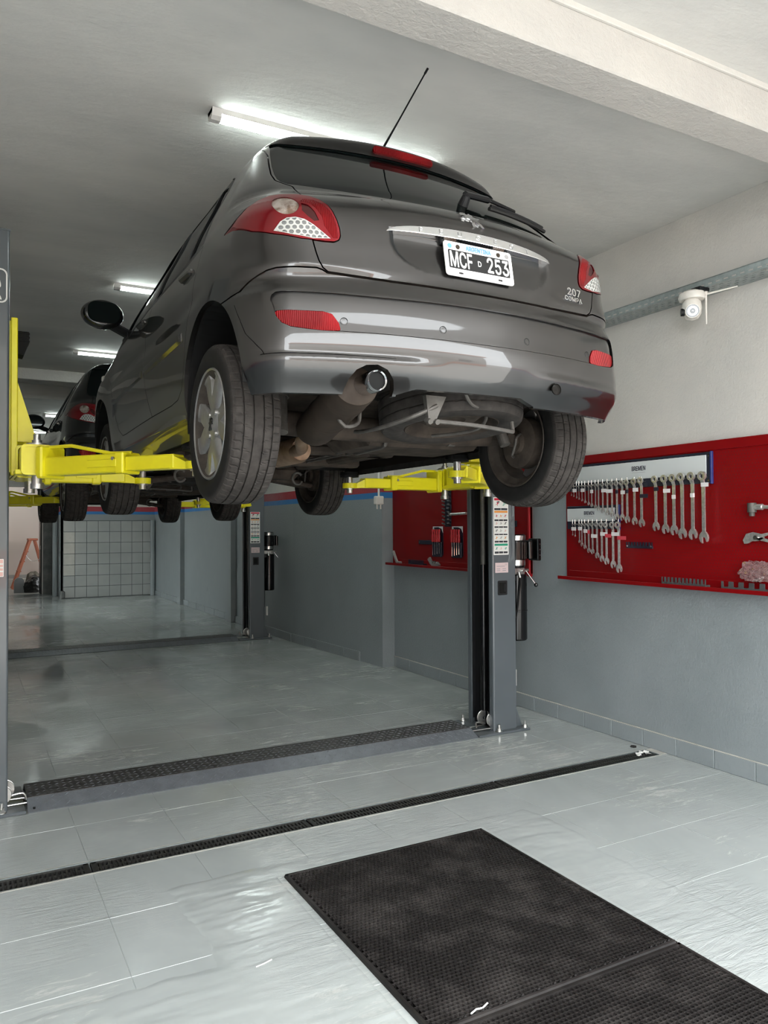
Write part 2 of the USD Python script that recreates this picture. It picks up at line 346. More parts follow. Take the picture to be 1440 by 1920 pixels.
# trowelled cement patch, painted over, that hides the tile joints at the front
gxx, gyy = np.meshgrid(np.arange(-.9, 2.78, .0105), np.arange(1.25, 3.26, .0105), indexing='ij')
ed = .10 * (meshkit.fbm(np.stack([gxx * 4, gyy * 4, gxx * 0], -1), 4, 3) - .5)
inside = lambda x0, x1, y0, y1: np.minimum(np.minimum(gxx - x0, x1 - gxx), np.minimum(gyy - y0, y1 - gyy))
msk = np.clip((np.maximum(inside(.70, 2.52, 0, 3.13), inside(-2, 2.2, 0, 2.52)) + ed) / .05, 0, 1); msk = msk * msk * (3 - 2 * msk)
q_ = np.stack([gxx * 5 + .6 * np.sin(gyy * 7), gyy * 34 + 5 * meshkit.noise(np.stack([gxx * 2.2, gyy * 2.2, gxx * 0], -1), 4), gxx * 0], -1)
r_ = np.stack([gxx * 15 + gyy * 17, gxx * -5 + gyy * 6, gxx * 0 + 3.3], -1)
rel = .5 * meshkit.fbm(q_, 3, 21) + .5 * meshkit.fbm(r_, 3, 22) * meshkit.noise(np.stack([gxx * 1.7, gyy * 1.7, gxx * 0 + 9], -1), 5)
hh = -.0018 + msk * (.0019 + .0075 * np.maximum(rel - .22, 0))
on_mat = (gxx > 1.135) & (gxx < 2.16) & (gyy < 3.0); hh = np.where(on_mat, -.0018, hh)
ni, nj = gxx.shape; ii = np.arange(ni * nj).reshape(ni, nj)
put(floor, 'cement_patch', (np.stack([gxx.ravel(), gyy.ravel(), hh.ravel()], 1), np.stack([ii[:-1, :-1].ravel(), ii[1:, :-1].ravel(), ii[1:, 1:].ravel(), ii[:-1, 1:].ravel()], 1)), 'floor_tile_paint', smooth=True)
# right wall: front stretch, pilaster step, rear stretch, with tiled baseboards
def plan(poly, z0, z1): return cs(poly).extrude(z1 - z0).translate((0, 0, z0))
wr = struct('wall_right', plan([(XR, YO), (XR + .25, YO), (XR + .25, 17.2), (3.62, 17.2), (3.62, 9.), (3.75, 6.9), (XR, 6.9)], -.2, CEIL + .1), 'wall_paint', 'right garage wall, grey below and off-white above', cat='wall')
bb = struct('baseboard_right', box([XR - .006, 2.0, 0], [XR, 6.9, .10]), 'joint_paint', 'low tiled skirting along the right wall', cat='baseboard')
y = 6.9
jy = [YO + .02] + [2.7888 - .27 * k for k in range(9, 0, -1)] + [2.7888, 3.059, 3.332, 3.600, 3.872, 4.138, 4.412] + [4.412 + .27 * k for k in range(1, 10)]
for a, b in zip(jy[:-1], jy[1:]):
    if a < 6.6: put(bb, 'skirting_tile', box([XR - .016, a + .0015, 0], [XR - .001, min(b, 6.89) - .0015, .105], .003), 'wall_paint')
put(bb, 'cement_lip', box([XR - .012, YO, .104], [XR, 6.9, .110], .002), 'bare_cement')
b2 = struct('baseboard_right', obox((3.735, 7.35, .05), (3.625, 9.0, .05), .03, .10), 'wall_paint', 'skirting along the rear right wall', cat='baseboard')
for k in range(5):
    p = np.array([3.728, 7.36, 0]) + (np.array([3.618, 9.02, 0]) - [3.728, 7.36, 0]) * k / 5; q = p + (np.array([3.618, 9.02, 0]) - [3.728, 7.36, 0]) / 5 * .99
    put(b2, 'skirting_tile', obox(p + [0, 0, .05], q + [0, 0, .05], .03, .104, .003), 'wall_paint')
for k in range(14):
    put(b2, 'skirting_tile', box([3.598, 9.03 + k * .56, 0], [3.622, 9.58 + k * .56, .10], .003), 'wall_paint')
t1 = struct('trim', box([3.54, 11.30, 0], [3.63, 11.52, CEIL]), 'wall_paint', 'narrow pilaster on the rear right wall', cat='pilaster')
t2 = struct('trim', box([3.54, 14.4, 0], [3.63, 14.62, CEIL]), 'wall_paint', 'second narrow pilaster near the tiled back wall', cat='pilaster')
t3 = struct('trim', cyl((3.56, 16.86, 0), (3.56, 16.86, 1.6), .05, n=16), 'wall_paint', 'round pipe in the corner of the tiled back wall', smooth=40, cat='pipe')
# left wall (mostly out of the picture; it mirrors in the car's flank)
struct('wall_left', cat_([box([XL - .25, YO, -.2], [XL, 13.6, CEIL + .1]), box([XL - .25, 13.6, 2.5], [XL, 16.2, CEIL + .1]), box([XL - .25, 13.6, -.2], [XL, 16.2, .9]), box([XL - .25, 16.2, -.2], [XL, 18.4, CEIL + .1])]), 'wall_paint', 'left garage wall, grey below and white above', cat='wall')
w1 = struct('window_1', cat_([box([XL - .16, 13.6, .9], [XL - .10, 16.2, .96]), box([XL - .16, 13.6, 2.44], [XL - .10, 16.2, 2.5])] + [box([XL - .16, y, .9], [XL - .10, y + .06, 2.5]) for y in (13.6, 14.87, 16.14)]), 'plaster_white', 'window in the left wall beside the rear bay', cat='window')
MAT['pane'] = usdkit.material(stage, '/World/Looks/pane', {"t": ("transparent_bsdf", {"color": (.96, .98, .97)}), "g": ("glossy_bsdf", {"roughness": .02}), "fr": ("fresnel", {"IOR": 1.45}), "m": ("mix_closure", {})}, [("t.BSDF", "m.closure1"), ("g.BSDF", "m.closure2"), ("fr.fac", "m.fac")], surface="m.closure")
for y in (13.66, 14.93): put(w1, 'pane', box([XL - .133, y, .96], [XL - .127, y + 1.21, 2.44]), 'pane')
struct('courtyard', box([-14, 6, -.25], [XL - .25, 21, -.02]), 'pavement', 'pale yard beyond the opening in the left wall', cat='yard')
struct('wall_left', box([-9, 6, -.2], [-8.8, 21, 2.4]), 'house_cream', 'low boundary wall of the yard', cat='wall')
# back wall with its tiled patch, return and doorway
wb = struct('wall_back', cat_([box([1.76, YB, -.2], [3.7, YB + .2, CEIL + .1]), box([1.76, YB, -.2], [1.80, 18.5, CEIL + .1])]), 'wall_paint', 'back wall with a patch of square tiles', cat='wall')
put(wb, 'grout_bed', box([1.782, YB - .012, 0], [3.60, YB, 1.60]), 'grout_dark')
for i in range(8):
    for j in range(7):
        x0, z0 = 1.786 + .2257 * i, .01 + .2257 * j
        put(wb, 'tile', box([x0 + .004, YB - .020 - rnd.uniform(0, .002), z0 + .004], [x0 + .2217, YB - .004, z0 + .2217], .003), 'tile_glaze_pale' if (i == 0 and 1 < j < 6) else 'tile_glaze')
wb2 = struct('wall_back', cat_([box([1.50, 18.4, -.2], [1.80, 18.7, CEIL + .1]), box([XL - .2, 18.4, 2.35], [1.52, 18.7, CEIL + .1]), box([XL - .2, 18.4, -.2], [.15, 18.7, CEIL + .1])]), 'wall_paint', 'rear wall around the doorway', cat='wall')
put(wb2, 'cement_pier', box([1.522, 18.37, 0], [1.75, 18.41, 1.72]), 'pillar_cement')
dj = struct('door_1', box([1.475, 18.36, 0], [1.505, 18.72, 2.35], .004), 'black_trim', 'dark edge of the open door in the rear doorway', cat='door')
put(dj, 'door_jamb', box([1.503, 18.34, 0], [1.526, 18.72, 2.38], .004), 'plaster_white')
put(dj, 'latch', box([1.468, 18.35, .98], [1.476, 18.37, 1.06]), 'zinc')
pp = struct('trim', cat_([cyl((1.70, 17.6, 0), (1.70, 17.6, CEIL), .055, n=20)]), 'wall_paint', 'grey drain pipe beside the tiled patch', smooth=40, cat='pipe')
struct('trim', cat_([box([1.73, YB - .07, 0], [1.82, YB + .02, .16], .02)]), 'pillar_cement', 'cement kerb stub at the corner of the tiled patch', cat='kerb')
# the room behind the doorway
struct('wall_back', cat_([box([-1.2, 21.0, -.2], [3.2, 21.2, 3.2]), box([-1.2, 18.7, -.2], [-1., 21.2, 3.2]), box([3.0, 18.7, -.2], [3.2, 21.2, 3.2])]), 'back_room_wall', 'pale pink wall of the room behind the doorway', cat='wall')
struct('floor', box([-1.2, 18.5, -.2], [3.2, 21.2, 0]), 'back_room_floor', 'floor of the room behind the doorway', cat='floor')
struct('ceiling', box([-1.2, 18.5, 3.0], [3.2, 21.2, 3.2]), 'plaster_white', 'ceiling of the room behind the doorway', cat='ceiling')
struct('baseboard_back', box([-1., 20.98, 0], [3., 21.0, .3]), 'back_room_floor', 'low grey band along the pink wall', cat='baseboard')
# ceiling and beams
struct('ceiling', box([XL - .2, YO, CEIL], [XR + .2, 18.6, CEIL + .2]), 'ceiling_plaster', 'rough plastered garage ceiling', cat='ceiling')
struct('trim', box([XL, 2.09, 3.134], [XR, 2.28, CEIL + .02], .006), 'beam_plaster', 'white plastered beam across the front of the ceiling', cat='beam')
struct('trim', box([XL, 2.075, CEIL - .022], [XR, 2.092, CEIL + .01], .004), 'plaster_white', 'thin plaster ridge where the front beam meets the ceiling', cat='moulding')
struct('trim', box([XL, 9.95, 3.20], [XR, 10.20, CEIL + .02], .006), 'beam_plaster', 'narrow ceiling beam over the rear car', cat='beam')
struct('ceiling', box([XL - .2, 11.0, 3.14], [XR, 18.6, CEIL + .02], .006), 'ceiling_plaster', 'lower plastered ceiling over the back of the garage', cat='ceiling')
# street outside (seen only as reflections in the paint)
struct('street', box([-40, -40, -.25], [40, Y0, -.06]), 'pavement', 'pale street in front of the garage', cat='street')
st = thing('house', 'cream house with a brick base across the street', 'house', (2, -13, -.06))
put(st, 'wall', box([-6, -15, .9], [12, -13, 6.4]), 'house_cream')
put(st, 'brick_base', box([-6, -14.95, -.06], [12, -12.95, .9]), 'house_brick')
put(st, 'roof', box([-6.2, -15.2, 6.4], [12.2, -12.7, 6.7]), 'house_brick')
for k in range(5): put(st, 'window', box([-4.6 + 3.4 * k, -13.05, 1.6], [-3.2 + 3.4 * k, -12.97, 3.1]), 'house_dark')
# ---------------------------------------------------------------- the hatchback: local axes x across, y forward (rear axle at 0), z up from the ground at ride height
def pc(*pts):
    a = np.array(pts, float); g = PC(a[:, 0], a[:, 1], extrapolate=True); lo, hi = a[0, 0], a[-1, 0]
    return lambda x: g(np.clip(x, lo, hi))
def rmax(a, b, r): return np.minimum(np.maximum(a, b), -r) + np.hypot(np.maximum(a + r, 0), np.maximum(b + r, 0))
def sst(x, a, b):
    t = np.clip((x - a) / (b - a), 0, 1); return t * t * (3 - 2 * t)
s_w = pc((.10, .72), (.17, .755), (.25, .80), (.35, .822), (.5, .829), (.65, .828), (.8, .815), (.9, .793), (.96, .772), (1.05, .736), (1.2, .662), (1.36, .578), (1.45, .50), (1.6, .38))
s_v = pc((-.75, -.04), (-.35, -.012), (0, .004), (.5, -.004), (1.2, 0), (2., -.002), (2.44, .012), (2.8, -.015), (3.1, -.12), (3.3, -.24))
r_c = pc((.1, -.50), (.26, -.585), (.33, -.63), (.40, -.645), (.484, -.637), (.58, -.625), (.615, -.606), (.65, -.588), (.70, -.580), (.78, -.572), (.86, -.562), (.91, -.54), (.95, -.505), (.985, -.462), (1.05, -.392), (1.2, -.215), (1.25, -.155), (1.30, -.0955), (1.325, -.0658), (1.334, -.0560), (1.344, -.0530), (1.36, -.0500), (1.395, -.040), (1.42, -.02), (1.6, .10))
r_k = pc((.1, .22), (.3, .24), (.62, .24), (.68, .18), (.86, .18), (.93, .24), (1.0, .34), (1.2, .35), (1.4, .32))
t_v = pc((-.2, 1.405), (-.05, 1.417), (.1, 1.43), (.3, 1.442), (.6, 1.449), (.95, 1.445), (1.2, 1.425), (1.4, 1.385), (1.6, 1.30), (1.85, 1.165), (2.08, 1.035), (2.2, .985), (2.4, .945), (2.7, .885), (2.95, .81), (3.1, .72), (3.2, .6))
t_k = pc((-.1, .20), (.5, .13), (1.2, .13), (1.7, .10), (2.2, .10), (3., .14))
f_w = pc((.1, 3.05), (.25, 3.15), (.4, 3.21), (.55, 3.20), (.7, 3.12), (.85, 2.95), (1., 2.6))
r_sr = pc((.2, .09), (.5, .12), (.62, .14), (.75, .19), (.9, .17), (1.03, .09), (1.3, .045), (1.42, .03))
def F(P):
    u, v, w = np.abs(P[..., 0]), P[..., 1], P[..., 2]
    side = u - (s_w(w) + s_v(v) - .035 * sst(w, 1.0, 1.35) * sst(v, .5, -.3) - .03 * sst(w, 1., 1.3) * sst(v, 1.2, 2.2))
    # shallow fold along the doors
    side = side + .006 * np.exp(-((w - .70) / .035) ** 2) * sst(v, -.1, .3) * sst(v, 2.3, 2.0)
    e = 1e-3
    rr = r_c(w) + r_k(w) * u * u + .12 * np.maximum(u - .55, 0) ** 2
    rr = rr - .012 * (sst(w, .388, .352) - .5 * sst(w, .345, .27)) * sst(u, .14, .34)                         # groove above the bumper lip
    rr = rr + .021 * sst(w, .685, .80) * sst(.350 * np.maximum(1 - (np.clip(.83 - w, 0, .15) / .152) ** 3, 0) ** .3333 - u, 0, .03) * sst(w, .84, .825)                   # number plate recess
    rd = (r_c(w + e) - r_c(w - e)) / (2 * e)
    rear = (rr - v) / np.sqrt(1 + rd * rd)
    tt = t_v(v) - t_k(v) * u * u - .25 * np.maximum(u - .45, 0) ** 2
    td = (t_v(v + e) - t_v(v - e)) / (2 * e)
    a = rmax(side, (w - tt) / np.sqrt(1 + td * td), .09)
    a = rmax(a, v - (f_w(w) - .35 * u * u), .12)
    return rmax(a, rear, r_sr(w))
def grad(P, e=5e-4):
    g = np.empty_like(P)
    for k in range(3):
        d = np.zeros(3); d[k] = e; g[:, k] = F(P + d) - F(P - d)
    return g / np.maximum(np.linalg.norm(g, axis=1, keepdims=True), 1e-12)
def surfnet(lo, hi, h, zcut, y0=-9., y1=9.):
    lo = np.array(lo, float); n = np.ceil((np.array(hi) - lo) / h).astype(int) + 1
    ax = [lo[k] + h * np.arange(n[k]) for k in range(3)]
    G = np.stack(np.meshgrid(*ax, indexing='ij'), -1)
    V = np.maximum(np.maximum(F(G), zcut - G[..., 2]), np.maximum(y0 - G[..., 1], G[..., 1] - y1)); ins = V < 0
    acc = np.zeros(tuple(n - 1) + (3,)); cnt = np.zeros(tuple(n - 1))
    sl = lambda a, o: a[o[0]:n[0] - 1 + o[0], o[1]:n[1] - 1 + o[1], o[2]:n[2] - 1 + o[2]]
    cr = list(np.ndindex(2, 2, 2))
    for a in cr:
        for b in cr:
            if sum(b) - sum(a) == 1 and all(x >= y for x, y in zip(b, a)):
                va, vb = sl(V, a), sl(V, b); mk = (va < 0) != (vb < 0)
                t = np.where(mk, va / np.where(mk, va - vb, 1), 0)
                acc += np.where(mk[..., None], sl(G, a) + (sl(G, b) - sl(G, a)) * t[..., None], 0); cnt += mk
    act = cnt > 0; idx = -np.ones(tuple(n - 1), int); idx[act] = np.arange(act.sum())
    verts = acc[act] / cnt[act][:, None]; quads = []
    for k in range(3):
        i1, i2 = (k + 1) % 3, (k + 2) % 3
        s0 = [slice(1, -1)] * 3; s0[k] = slice(0, n[k] - 1); s1 = list(s0); s1[k] = slice(1, n[k])
        A, B = ins[tuple(s0)], ins[tuple(s1)]
        for fl_, mk in ((False, A & ~B), (True, ~A & B)):
            q = np.argwhere(mk)
            for d in (i1, i2): q[:, d] += 1
            def at(o1, o2):
                r = q.copy(); r[:, i1] -= o1; r[:, i2] -= o2; return idx[tuple(r.T)]
            qq = np.stack([at(1, 1), at(0, 1), at(0, 0), at(1, 0)], 1); quads.append(qq[:, ::-1] if fl_ else qq)
    q = np.vstack(quads); return verts, np.vstack([q[:, [0, 1, 2]], q[:, [0, 2, 3]]])
ZC = .12; VS = .27                           # a fine grid for the tail, a coarser one ahead of VS
def skin(lo, hi, h, y0=-9., y1=9.):
    bv, bf = surfnet(lo, hi, h, ZC, y0, y1)
    for _ in range(5):
        d = F(bv); mk = (bv[:, 2] > ZC + .004) & (np.abs(d) < .06); bv[mk] -= (grad(bv) * d[:, None])[mk]
    return bv, grad(bv), bf
_TAIL = skin([-.88, -.70, .08], [.88, VS + .13, 1.5], .0105, y1=VS + .1); _NOSE = skin([-.9, VS - .15, .06], [.9, 3.36, 1.55], .0215, y0=VS - .1)
def level(t):
    a, b = (m3.Manifold(m3.Mesh((v + g * t).astype(np.float32), f.astype(np.uint32))) for v, g, f in (_TAIL, _NOSE))
    return a.trim_by_plane((0, -1, 0), -VS) + b.trim_by_plane((0, 1, 0), VS)
IN = level(-.020); OUT = {t: level(t) - IN for t in (0., -.003, -.005, -.009)}; OUT[.003] = level(.003) - IN
def pr_uw(sec, v0, v1): return sec.extrude(v1 - v0).transform(np.array([[1, 0, 0, 0], [0, 0, 1, v0], [0, 1, 0, 0]], float))
def pr_vw(sec, u0, u1): return sec.extrude(u1 - u0).transform(np.array([[0, 0, 1, u0], [1, 0, 0, 0], [0, 1, 0, 0]], float))
def off(sec, d): return sec.offset(d, m3.JoinType.Round, 2.0, 12)
def mir(half):                                        # half outline from left (negative u) to the middle -> closed symmetric outline
    h = [tuple(p) for p in half]; return h + [(-u, w) for u, w in h[::-1] if abs(u) > 1e-6]
# --- cuts
rim_cut = pr_vw(cs([(-1.2, -.2), (3.6, -.2), (3.6, .205), (2.9, .205), (2.75, .19), (.2, .19), (-.25, .255), (-1.2, .262)]), -1.2, 1.2)
rim_cut += pr_uw(cs([(-.345, .1), (-.335, .262), (-.27, .283), (.17, .284), (.245, .262), (.255, .1)]), -.9, -.25)
EXH = [(-.515, .1), (-.515, .270), (-.508, .304), (-.491, .330), (-.461, .346), (-.424, .349), (-.389, .335), (-.361, .306), (-.348, .278), (-.342, .1)]
rim_cut += pr_uw(cs(EXH), -.9, -.2)
ARCH = [(-.03, .29, .352), (2.44, .29, .362)]
for v, w, r in ARCH:
    for s in (-1, 1): rim_cut += cyl((s * .50, v, w), (s * 1.2, v, w), r, n=72)
TG = [(-.575, 1.34), (-.592, 1.24), (-.622, 1.152), (-.640, 1.09), (-.642, 1.05), (-.622, 1.030), (-.600, 1.015), (-.600, .985), (-.617, .938), (-.625, .847), (-.609, .752), (-.602, .722), (-.593, .69), (-.581, .668), (-.563, .656), (-.489, .652), (-.342, .6455), (-.132, .6425), (0, .642)]
tg = cs([(-.575, 1.40)] + mir(TG)[:] + [(.575, 1.40)])
GL = [(-.545, 1.336), (-.554, 1.324), (-.585, 1.238), (-.614, 1.152), (-.629, 1.09), (-.632, 1.06), (-.627, 1.042), (-.610, 1.030), (-.501, 1.012), (-.365, .993), (-.222, .981), (-.10, .977), (0, .976)]
gl = cs(mir(GL))
LIGHT = [(-.803, .850), (-.792, .872), (-.767, .904), (-.734, .930), (-.702, .944), (-.671, .942), (-.635, .937), (-.597, .928), (-.572, .912), (-.554, .889), (-.542, .863), (-.530, .833), (-.522, .804), (-.521, .781), (-.526, .767), (-.541, .759), (-.574, .758), (-.644, .761), (-.719, .780), (-.771, .802), (-.799, .830)]
SEAM = [(-1.0, .597), (-.821, .597), (-.806, .602), (-.800, .612), (-.786, .628), (-.767, .643), (-.745, .656), (-.722, .662), (-.681, .664), (-.60, .666), (-.581, .661), (-.563, .652), (-.489, .648), (-.342, .6415), (-.132, .6385), (0, .638)]
bump = cs(mir(SEAM) + [(1.0, 0), (-1.0, 0)])
BAND = [(-.742, .540), (-.746, .552), (-.742, .567), (-.731, .577), (-.713, .580), (-.552, .580), (-.391, .577), (-.2, .578), (0, .578)]
BANDL = [(0, .447), (-.124, .448), (-.285, .449), (-.435, .451), (-.541, .451), (-.594, .451), (-.641, .454), (-.694, .460), (-.719, .473), (-.733, .495), (-.738, .520)]
band = cs(BAND[:-1] + [(0, .578)] + [(-u, w) for u, w in BAND[:-1][::-1]] + [(-u, w) for u, w in BANDL[1:][::-1]] + BANDL)
REFL = [(-.735, .514), (-.705, .516), (-.591, .516), (-.563, .509), (-.543, .480), (-.538, .4545), (-.594, .4535), (-.641, .457), (-.694, .4635), (-.716, .475), (-.730, .495)]
DOOR_R = [(.150, .920), (.146, .834), (.173, .783), (.191, .717), (.238, .652), (.274, .583), (.291, .515), (.316, .448), (.357, .388), (.433, .357), (.555, .349), (.93, .349), (1.05, .50), (1.10, .60), (1.09, .75), (1.085, .928), (.60, .930)]
DOOR_F = [(.93, .349), (1.60, .341), (1.70, .343), (1.80, .382), (1.915, .488), (2.022, .610), (2.113, .714), (2.195, .80), (2.20, .865), (1.95, .885), (1.65, .899), (1.28, .917), (1.085, .928), (1.09, .75), (1.10, .60), (1.05, .50)]
HOUSE = [(.165, .935), (.60, .930), (1.07, .927), (1.645, .900), (2.02, .878), (2.02, .90), (1.78, 1.06), (1.47, 1.235), (1.22, 1.325), (.85, 1.365), (.45, 1.345), (.27, 1.27), (.20, 1.12)]
WIN = [[(1.13, .952), (1.64, .930), (1.93, .905), (1.74, 1.055), (1.44, 1.215), (1.21, 1.30), (1.14, 1.315)], [(.50, .958), (1.06, .955), (1.07, 1.325), (.85, 1.342), (.56, 1.33)], [(.235, .965), (.455, .96), (.50, 1.31), (.34, 1.26)]]
WS = [(-.60, 2.04), (-.52, 1.45), (0, 1.38), (.52, 1.45), (.60, 2.04), (0, 2.12)]
def left_right(poly):
    rd = lambda s: off(off(s, -.007), .007) if poly in (LIGHT, REFL) else s
    return [rd(cs(poly)), rd(cs([(-u, w) for u, w in poly]))]
VR = (-1.0, .14)
taken = rim_cut + pr_uw(off(tg, .0026), *VR) + pr_uw(off(bump, .002), -1., -.14)
for s in left_right(LIGHT): taken += pr_uw(off(s, .002), -.8, -.05)
for poly in (DOOR_R, DOOR_F, HOUSE):
    for u0, u1 in ((.4, 1.2), (-1.2, -.4)): taken += pr_vw(off(cs(poly), .0018), u0, u1)
ws = cs(WS).extrude(1.).translate((0, 0, .9)); taken += ws
PIECE = {}
def groove(pts, wd):
    g = m3.CrossSection()
    for a, b in zip(pts[:-1], pts[1:]):
        a, b = np.array(a), np.array(b); d = (b - a) / np.linalg.norm(b - a); n = np.array([-d[1], d[0]]) * wd / 2; e = d * wd * .4
        g += cs([a - e - n, b + e - n, b + e + n, a - e + n])
    return g
FL = groove([(-.330, .560), (-.374, .501), (-.405, .451), (-.440, .419), (-.466, .390), (-.476, .372)], .0022)
flare = pr_vw(FL, .5, 1.2) + pr_vw(FL, -1.2, -.5)
LIP = cs([(-.775, .3745), (-.745, .3755), (-.55, .3765), (-.36, .373), (-.36, .3722), (-.55, .3740), (-.745, .3733), (-.775, .3725)])
flare += pr_uw(LIP, -.9, -.4)
PIECE['body'] = OUT[0.] - taken
nolight = m3.Manifold()
for s in left_right(LIGHT): nolight += pr_uw(off(s, .002), -.8, -.05)
nolt2 = m3.Manifold()
for s in left_right(LIGHT): nolt2 += pr_uw(off(s, .0045), -.8, -.05)
PIECE['tailgate'] = (OUT[0.] ^ pr_uw(off(tg, -.002), *VR)) - pr_uw(off(gl, .001), *VR) - nolt2
spo = pr_vw(cs([(-.3, 1.3365), (.14, 1.3365), (.14, 1.6), (-.3, 1.6)]), -.7, .7)
PIECE['spoiler'] = PIECE['tailgate'] ^ spo; PIECE['tailgate'] = PIECE['tailgate'] - spo
PIECE['rear_window'] = (OUT[-.005] ^ pr_uw(gl, *VR)) - spo
notbump = rim_cut
PIECE['bumper'] = (OUT[0.] ^ pr_uw(off(bump, -.003), -1., -.14)) - pr_uw(band, -1., -.3) - rim_cut - flare
refl2 = left_right(REFL)
PIECE['band'] = (OUT[-.009] ^ pr_uw(off(band, -.0005) ^ band.translate((0, .0045)), -1., -.3)) - pr_uw(off(refl2[0], .002), -1, -.3) - pr_uw(off(refl2[1], .002), -1, -.3)
for k, s in enumerate(refl2): PIECE['refl%d' % k] = OUT[-.005] ^ pr_uw(s, -1., -.3)
CIRC = [(-.681 + .036 * math.cos(a), .882 + .039 * math.sin(a)) for a in np.linspace(0, 2 * PI, 28, endpoint=False)]
HONEY = [(-.722, .790), (-.703, .820), (-.685, .832), (-.660, .834), (-.634, .827), (-.607, .811), (-.580, .790), (-.551, .767), (-.610, .762), (-.675, .774)]
BRK = [(-.640, .893), (-.613, .888), (-.593, .865), (-.577, .839), (-.571, .809), (-.545, .770), (-.530, .770), (-.530, .806), (-.540, .842), (-.553, .868), (-.570, .890), (-.593, .905), (-.625, .907)]
WEDGE = [(-.638, .886), (-.618, .878), (-.600, .855), (-.588, .826), (-.604, .822), (-.624, .838), (-.640, .856)]
for k in (0, 1):
    L, C_, H_, B_, W_ = (left_right(q)[k] for q in (LIGHT, CIRC, HONEY, BRK, WEDGE))
    pl_ = lambda s: pr_uw(s, -.8, -.05)
    PIECE['light%d' % k] = (OUT[.003] ^ pl_(L)) - pl_(C_) - pl_(H_) - pl_(B_) - pl_(W_)
    PIECE['ring%d' % k] = OUT[0.] ^ pl_(off(C_, -.0006)); PIECE['wedge%d' % k] = OUT[0.] ^ pl_(off(W_, -.0004)); PIECE['brk%d' % k] = OUT[.003] ^ pl_(off(B_, -.0006))
    dots = [circ(.0072, 8, (x + (.0095 if j % 2 else 0), y)) for j, y in enumerate(np.arange(.768, .84, .0155)) for x in np.arange(-.74, -.54, .019)]
    dsec = m3.CrossSection([d_ if k == 0 else [(-a, b) for a, b in d_][::-1] for d_ in dots], m3.FillRule.NonZero) ^ off(H_, -.003)
    PIECE['honey%d' % k] = (OUT[.003] ^ pl_(off(H_, -.0006))) - pl_(dsec); PIECE['dots%d' % k] = OUT[-.003] ^ pl_(dsec)
for s, (u0, u1) in ((0, (-1.2, -.4)), (1, (.4, 1.2))):
    for nm, poly in (('rear', DOOR_R), ('front', DOOR_F)):
        PIECE['door_%s%d' % (nm, s)] = (OUT[0.] ^ pr_vw(off(cs(poly), -.0018), u0, u1)) - rim_cut
    house = OUT[-.003] ^ pr_vw(off(cs(HOUSE), -.0018), u0, u1)
    for j, wp in enumerate(WIN):
        PIECE['win%d%d' % (j, s)] = OUT[-.009] ^ pr_vw(off(cs(wp), -.001), u0, u1)
        house = house - pr_vw(cs(wp), u0, u1)
    PIECE['pillars%d' % s] = house
PIECE['windscreen'] = OUT[-.003] ^ cs(WS).offset(-.003, m3.JoinType.Round).extrude(1.).translate((0, 0, .9))
low = pr_vw(cs([(-1., -.2), (3.5, -.2), (3.5, .27), (.36, .27), (.05, .33), (-.15, .40), (-1., .40)]), -1.2, 1.2)
core = level(-.024) - low
for v, w, r in ARCH:
    for s in (-1, 1): core = core - cyl((s * .49, v, w), (s * 1.2, v, w), r + .004, n=48)
PIECE['core'] = core
def shell_mesh(mf):
    v, f = arr(mf); fn = np.cross(v[f[:, 1]] - v[f[:, 0]], v[f[:, 2]] - v[f[:, 0]]); ln = np.linalg.norm(fn, axis=1); ok = ln > 1e-12; f, fn = f[ok], fn[ok] / ln[ok][:, None]
    g = grad(v); d = F(v)
    outer = (np.abs(d[f] - np.median(d[f], axis=1)[:, None]).max(1) < .004) & ((g[f] * fn[:, None]).sum(-1).min(1) > .55)
    fo, fi = f[outer], f[~outer]
    uo, io = np.unique(fo, return_inverse=True); V = np.vstack([v[uo], v[fi].reshape(-1, 3)])
    N = np.vstack([g[uo], np.repeat(fn[~outer], 3, axis=0)])
    return (V, np.vstack([io.reshape(-1, 3), len(uo) + np.arange(len(fi) * 3).reshape(-1, 3)])), N
OC = np.array([1.605, 2.80, 1.61])
car = thing('car', 'dark metallic grey hatchback raised on the front yellow-armed lift', 'car', OC); LOC[car] = np.zeros(3)
def pp_(parent, name, key, m, **kw):
    me, N = shell_mesh(PIECE[key]); return put(parent, name, me, m, normals=N, **kw)
pp_(car, 'body', 'body', 'car_paint')
put(car, 'underbody', PIECE['core'], 'underbody_dust')
tgp = pp_(car, 'tailgate', 'tailgate', 'car_paint')
pp_(tgp, 'rear_window', 'rear_window', 'dark_glass', label='dark tinted rear window')
pp_(tgp, 'spoiler', 'spoiler', 'car_paint')
bp = pp_(car, 'rear_bumper', 'bumper', 'car_paint')
pp_(bp, 'bumper_panel', 'band', 'car_paint')
for k in (0, 1): pp_(bp, 'reflector', 'refl%d' % k, 'lens_red_bright', label='red reflector in the bumper')
for k in (0, 1):
    t_ = pp_(car, 'taillight', 'light%d' % k, 'lens_red', label='red tail lamp cluster')
    pp_(t_, 'lamp_divider', 'wedge%d' % k, 'lens_dark')
    pp_(t_, 'brake_lamp', 'brk%d' % k, 'lens_red_bright'); pp_(t_, 'indicator_lamp', 'ring%d' % k, 'lens_clear', label='clear round indicator lamp')
    pp_(t_, 'reversing_lamp', 'honey%d' % k, 'lens_white', label='white honeycomb reversing lamp'); pp_(t_, 'honeycomb_cells', 'dots%d' % k, 'lens_grey', kind='stuff')
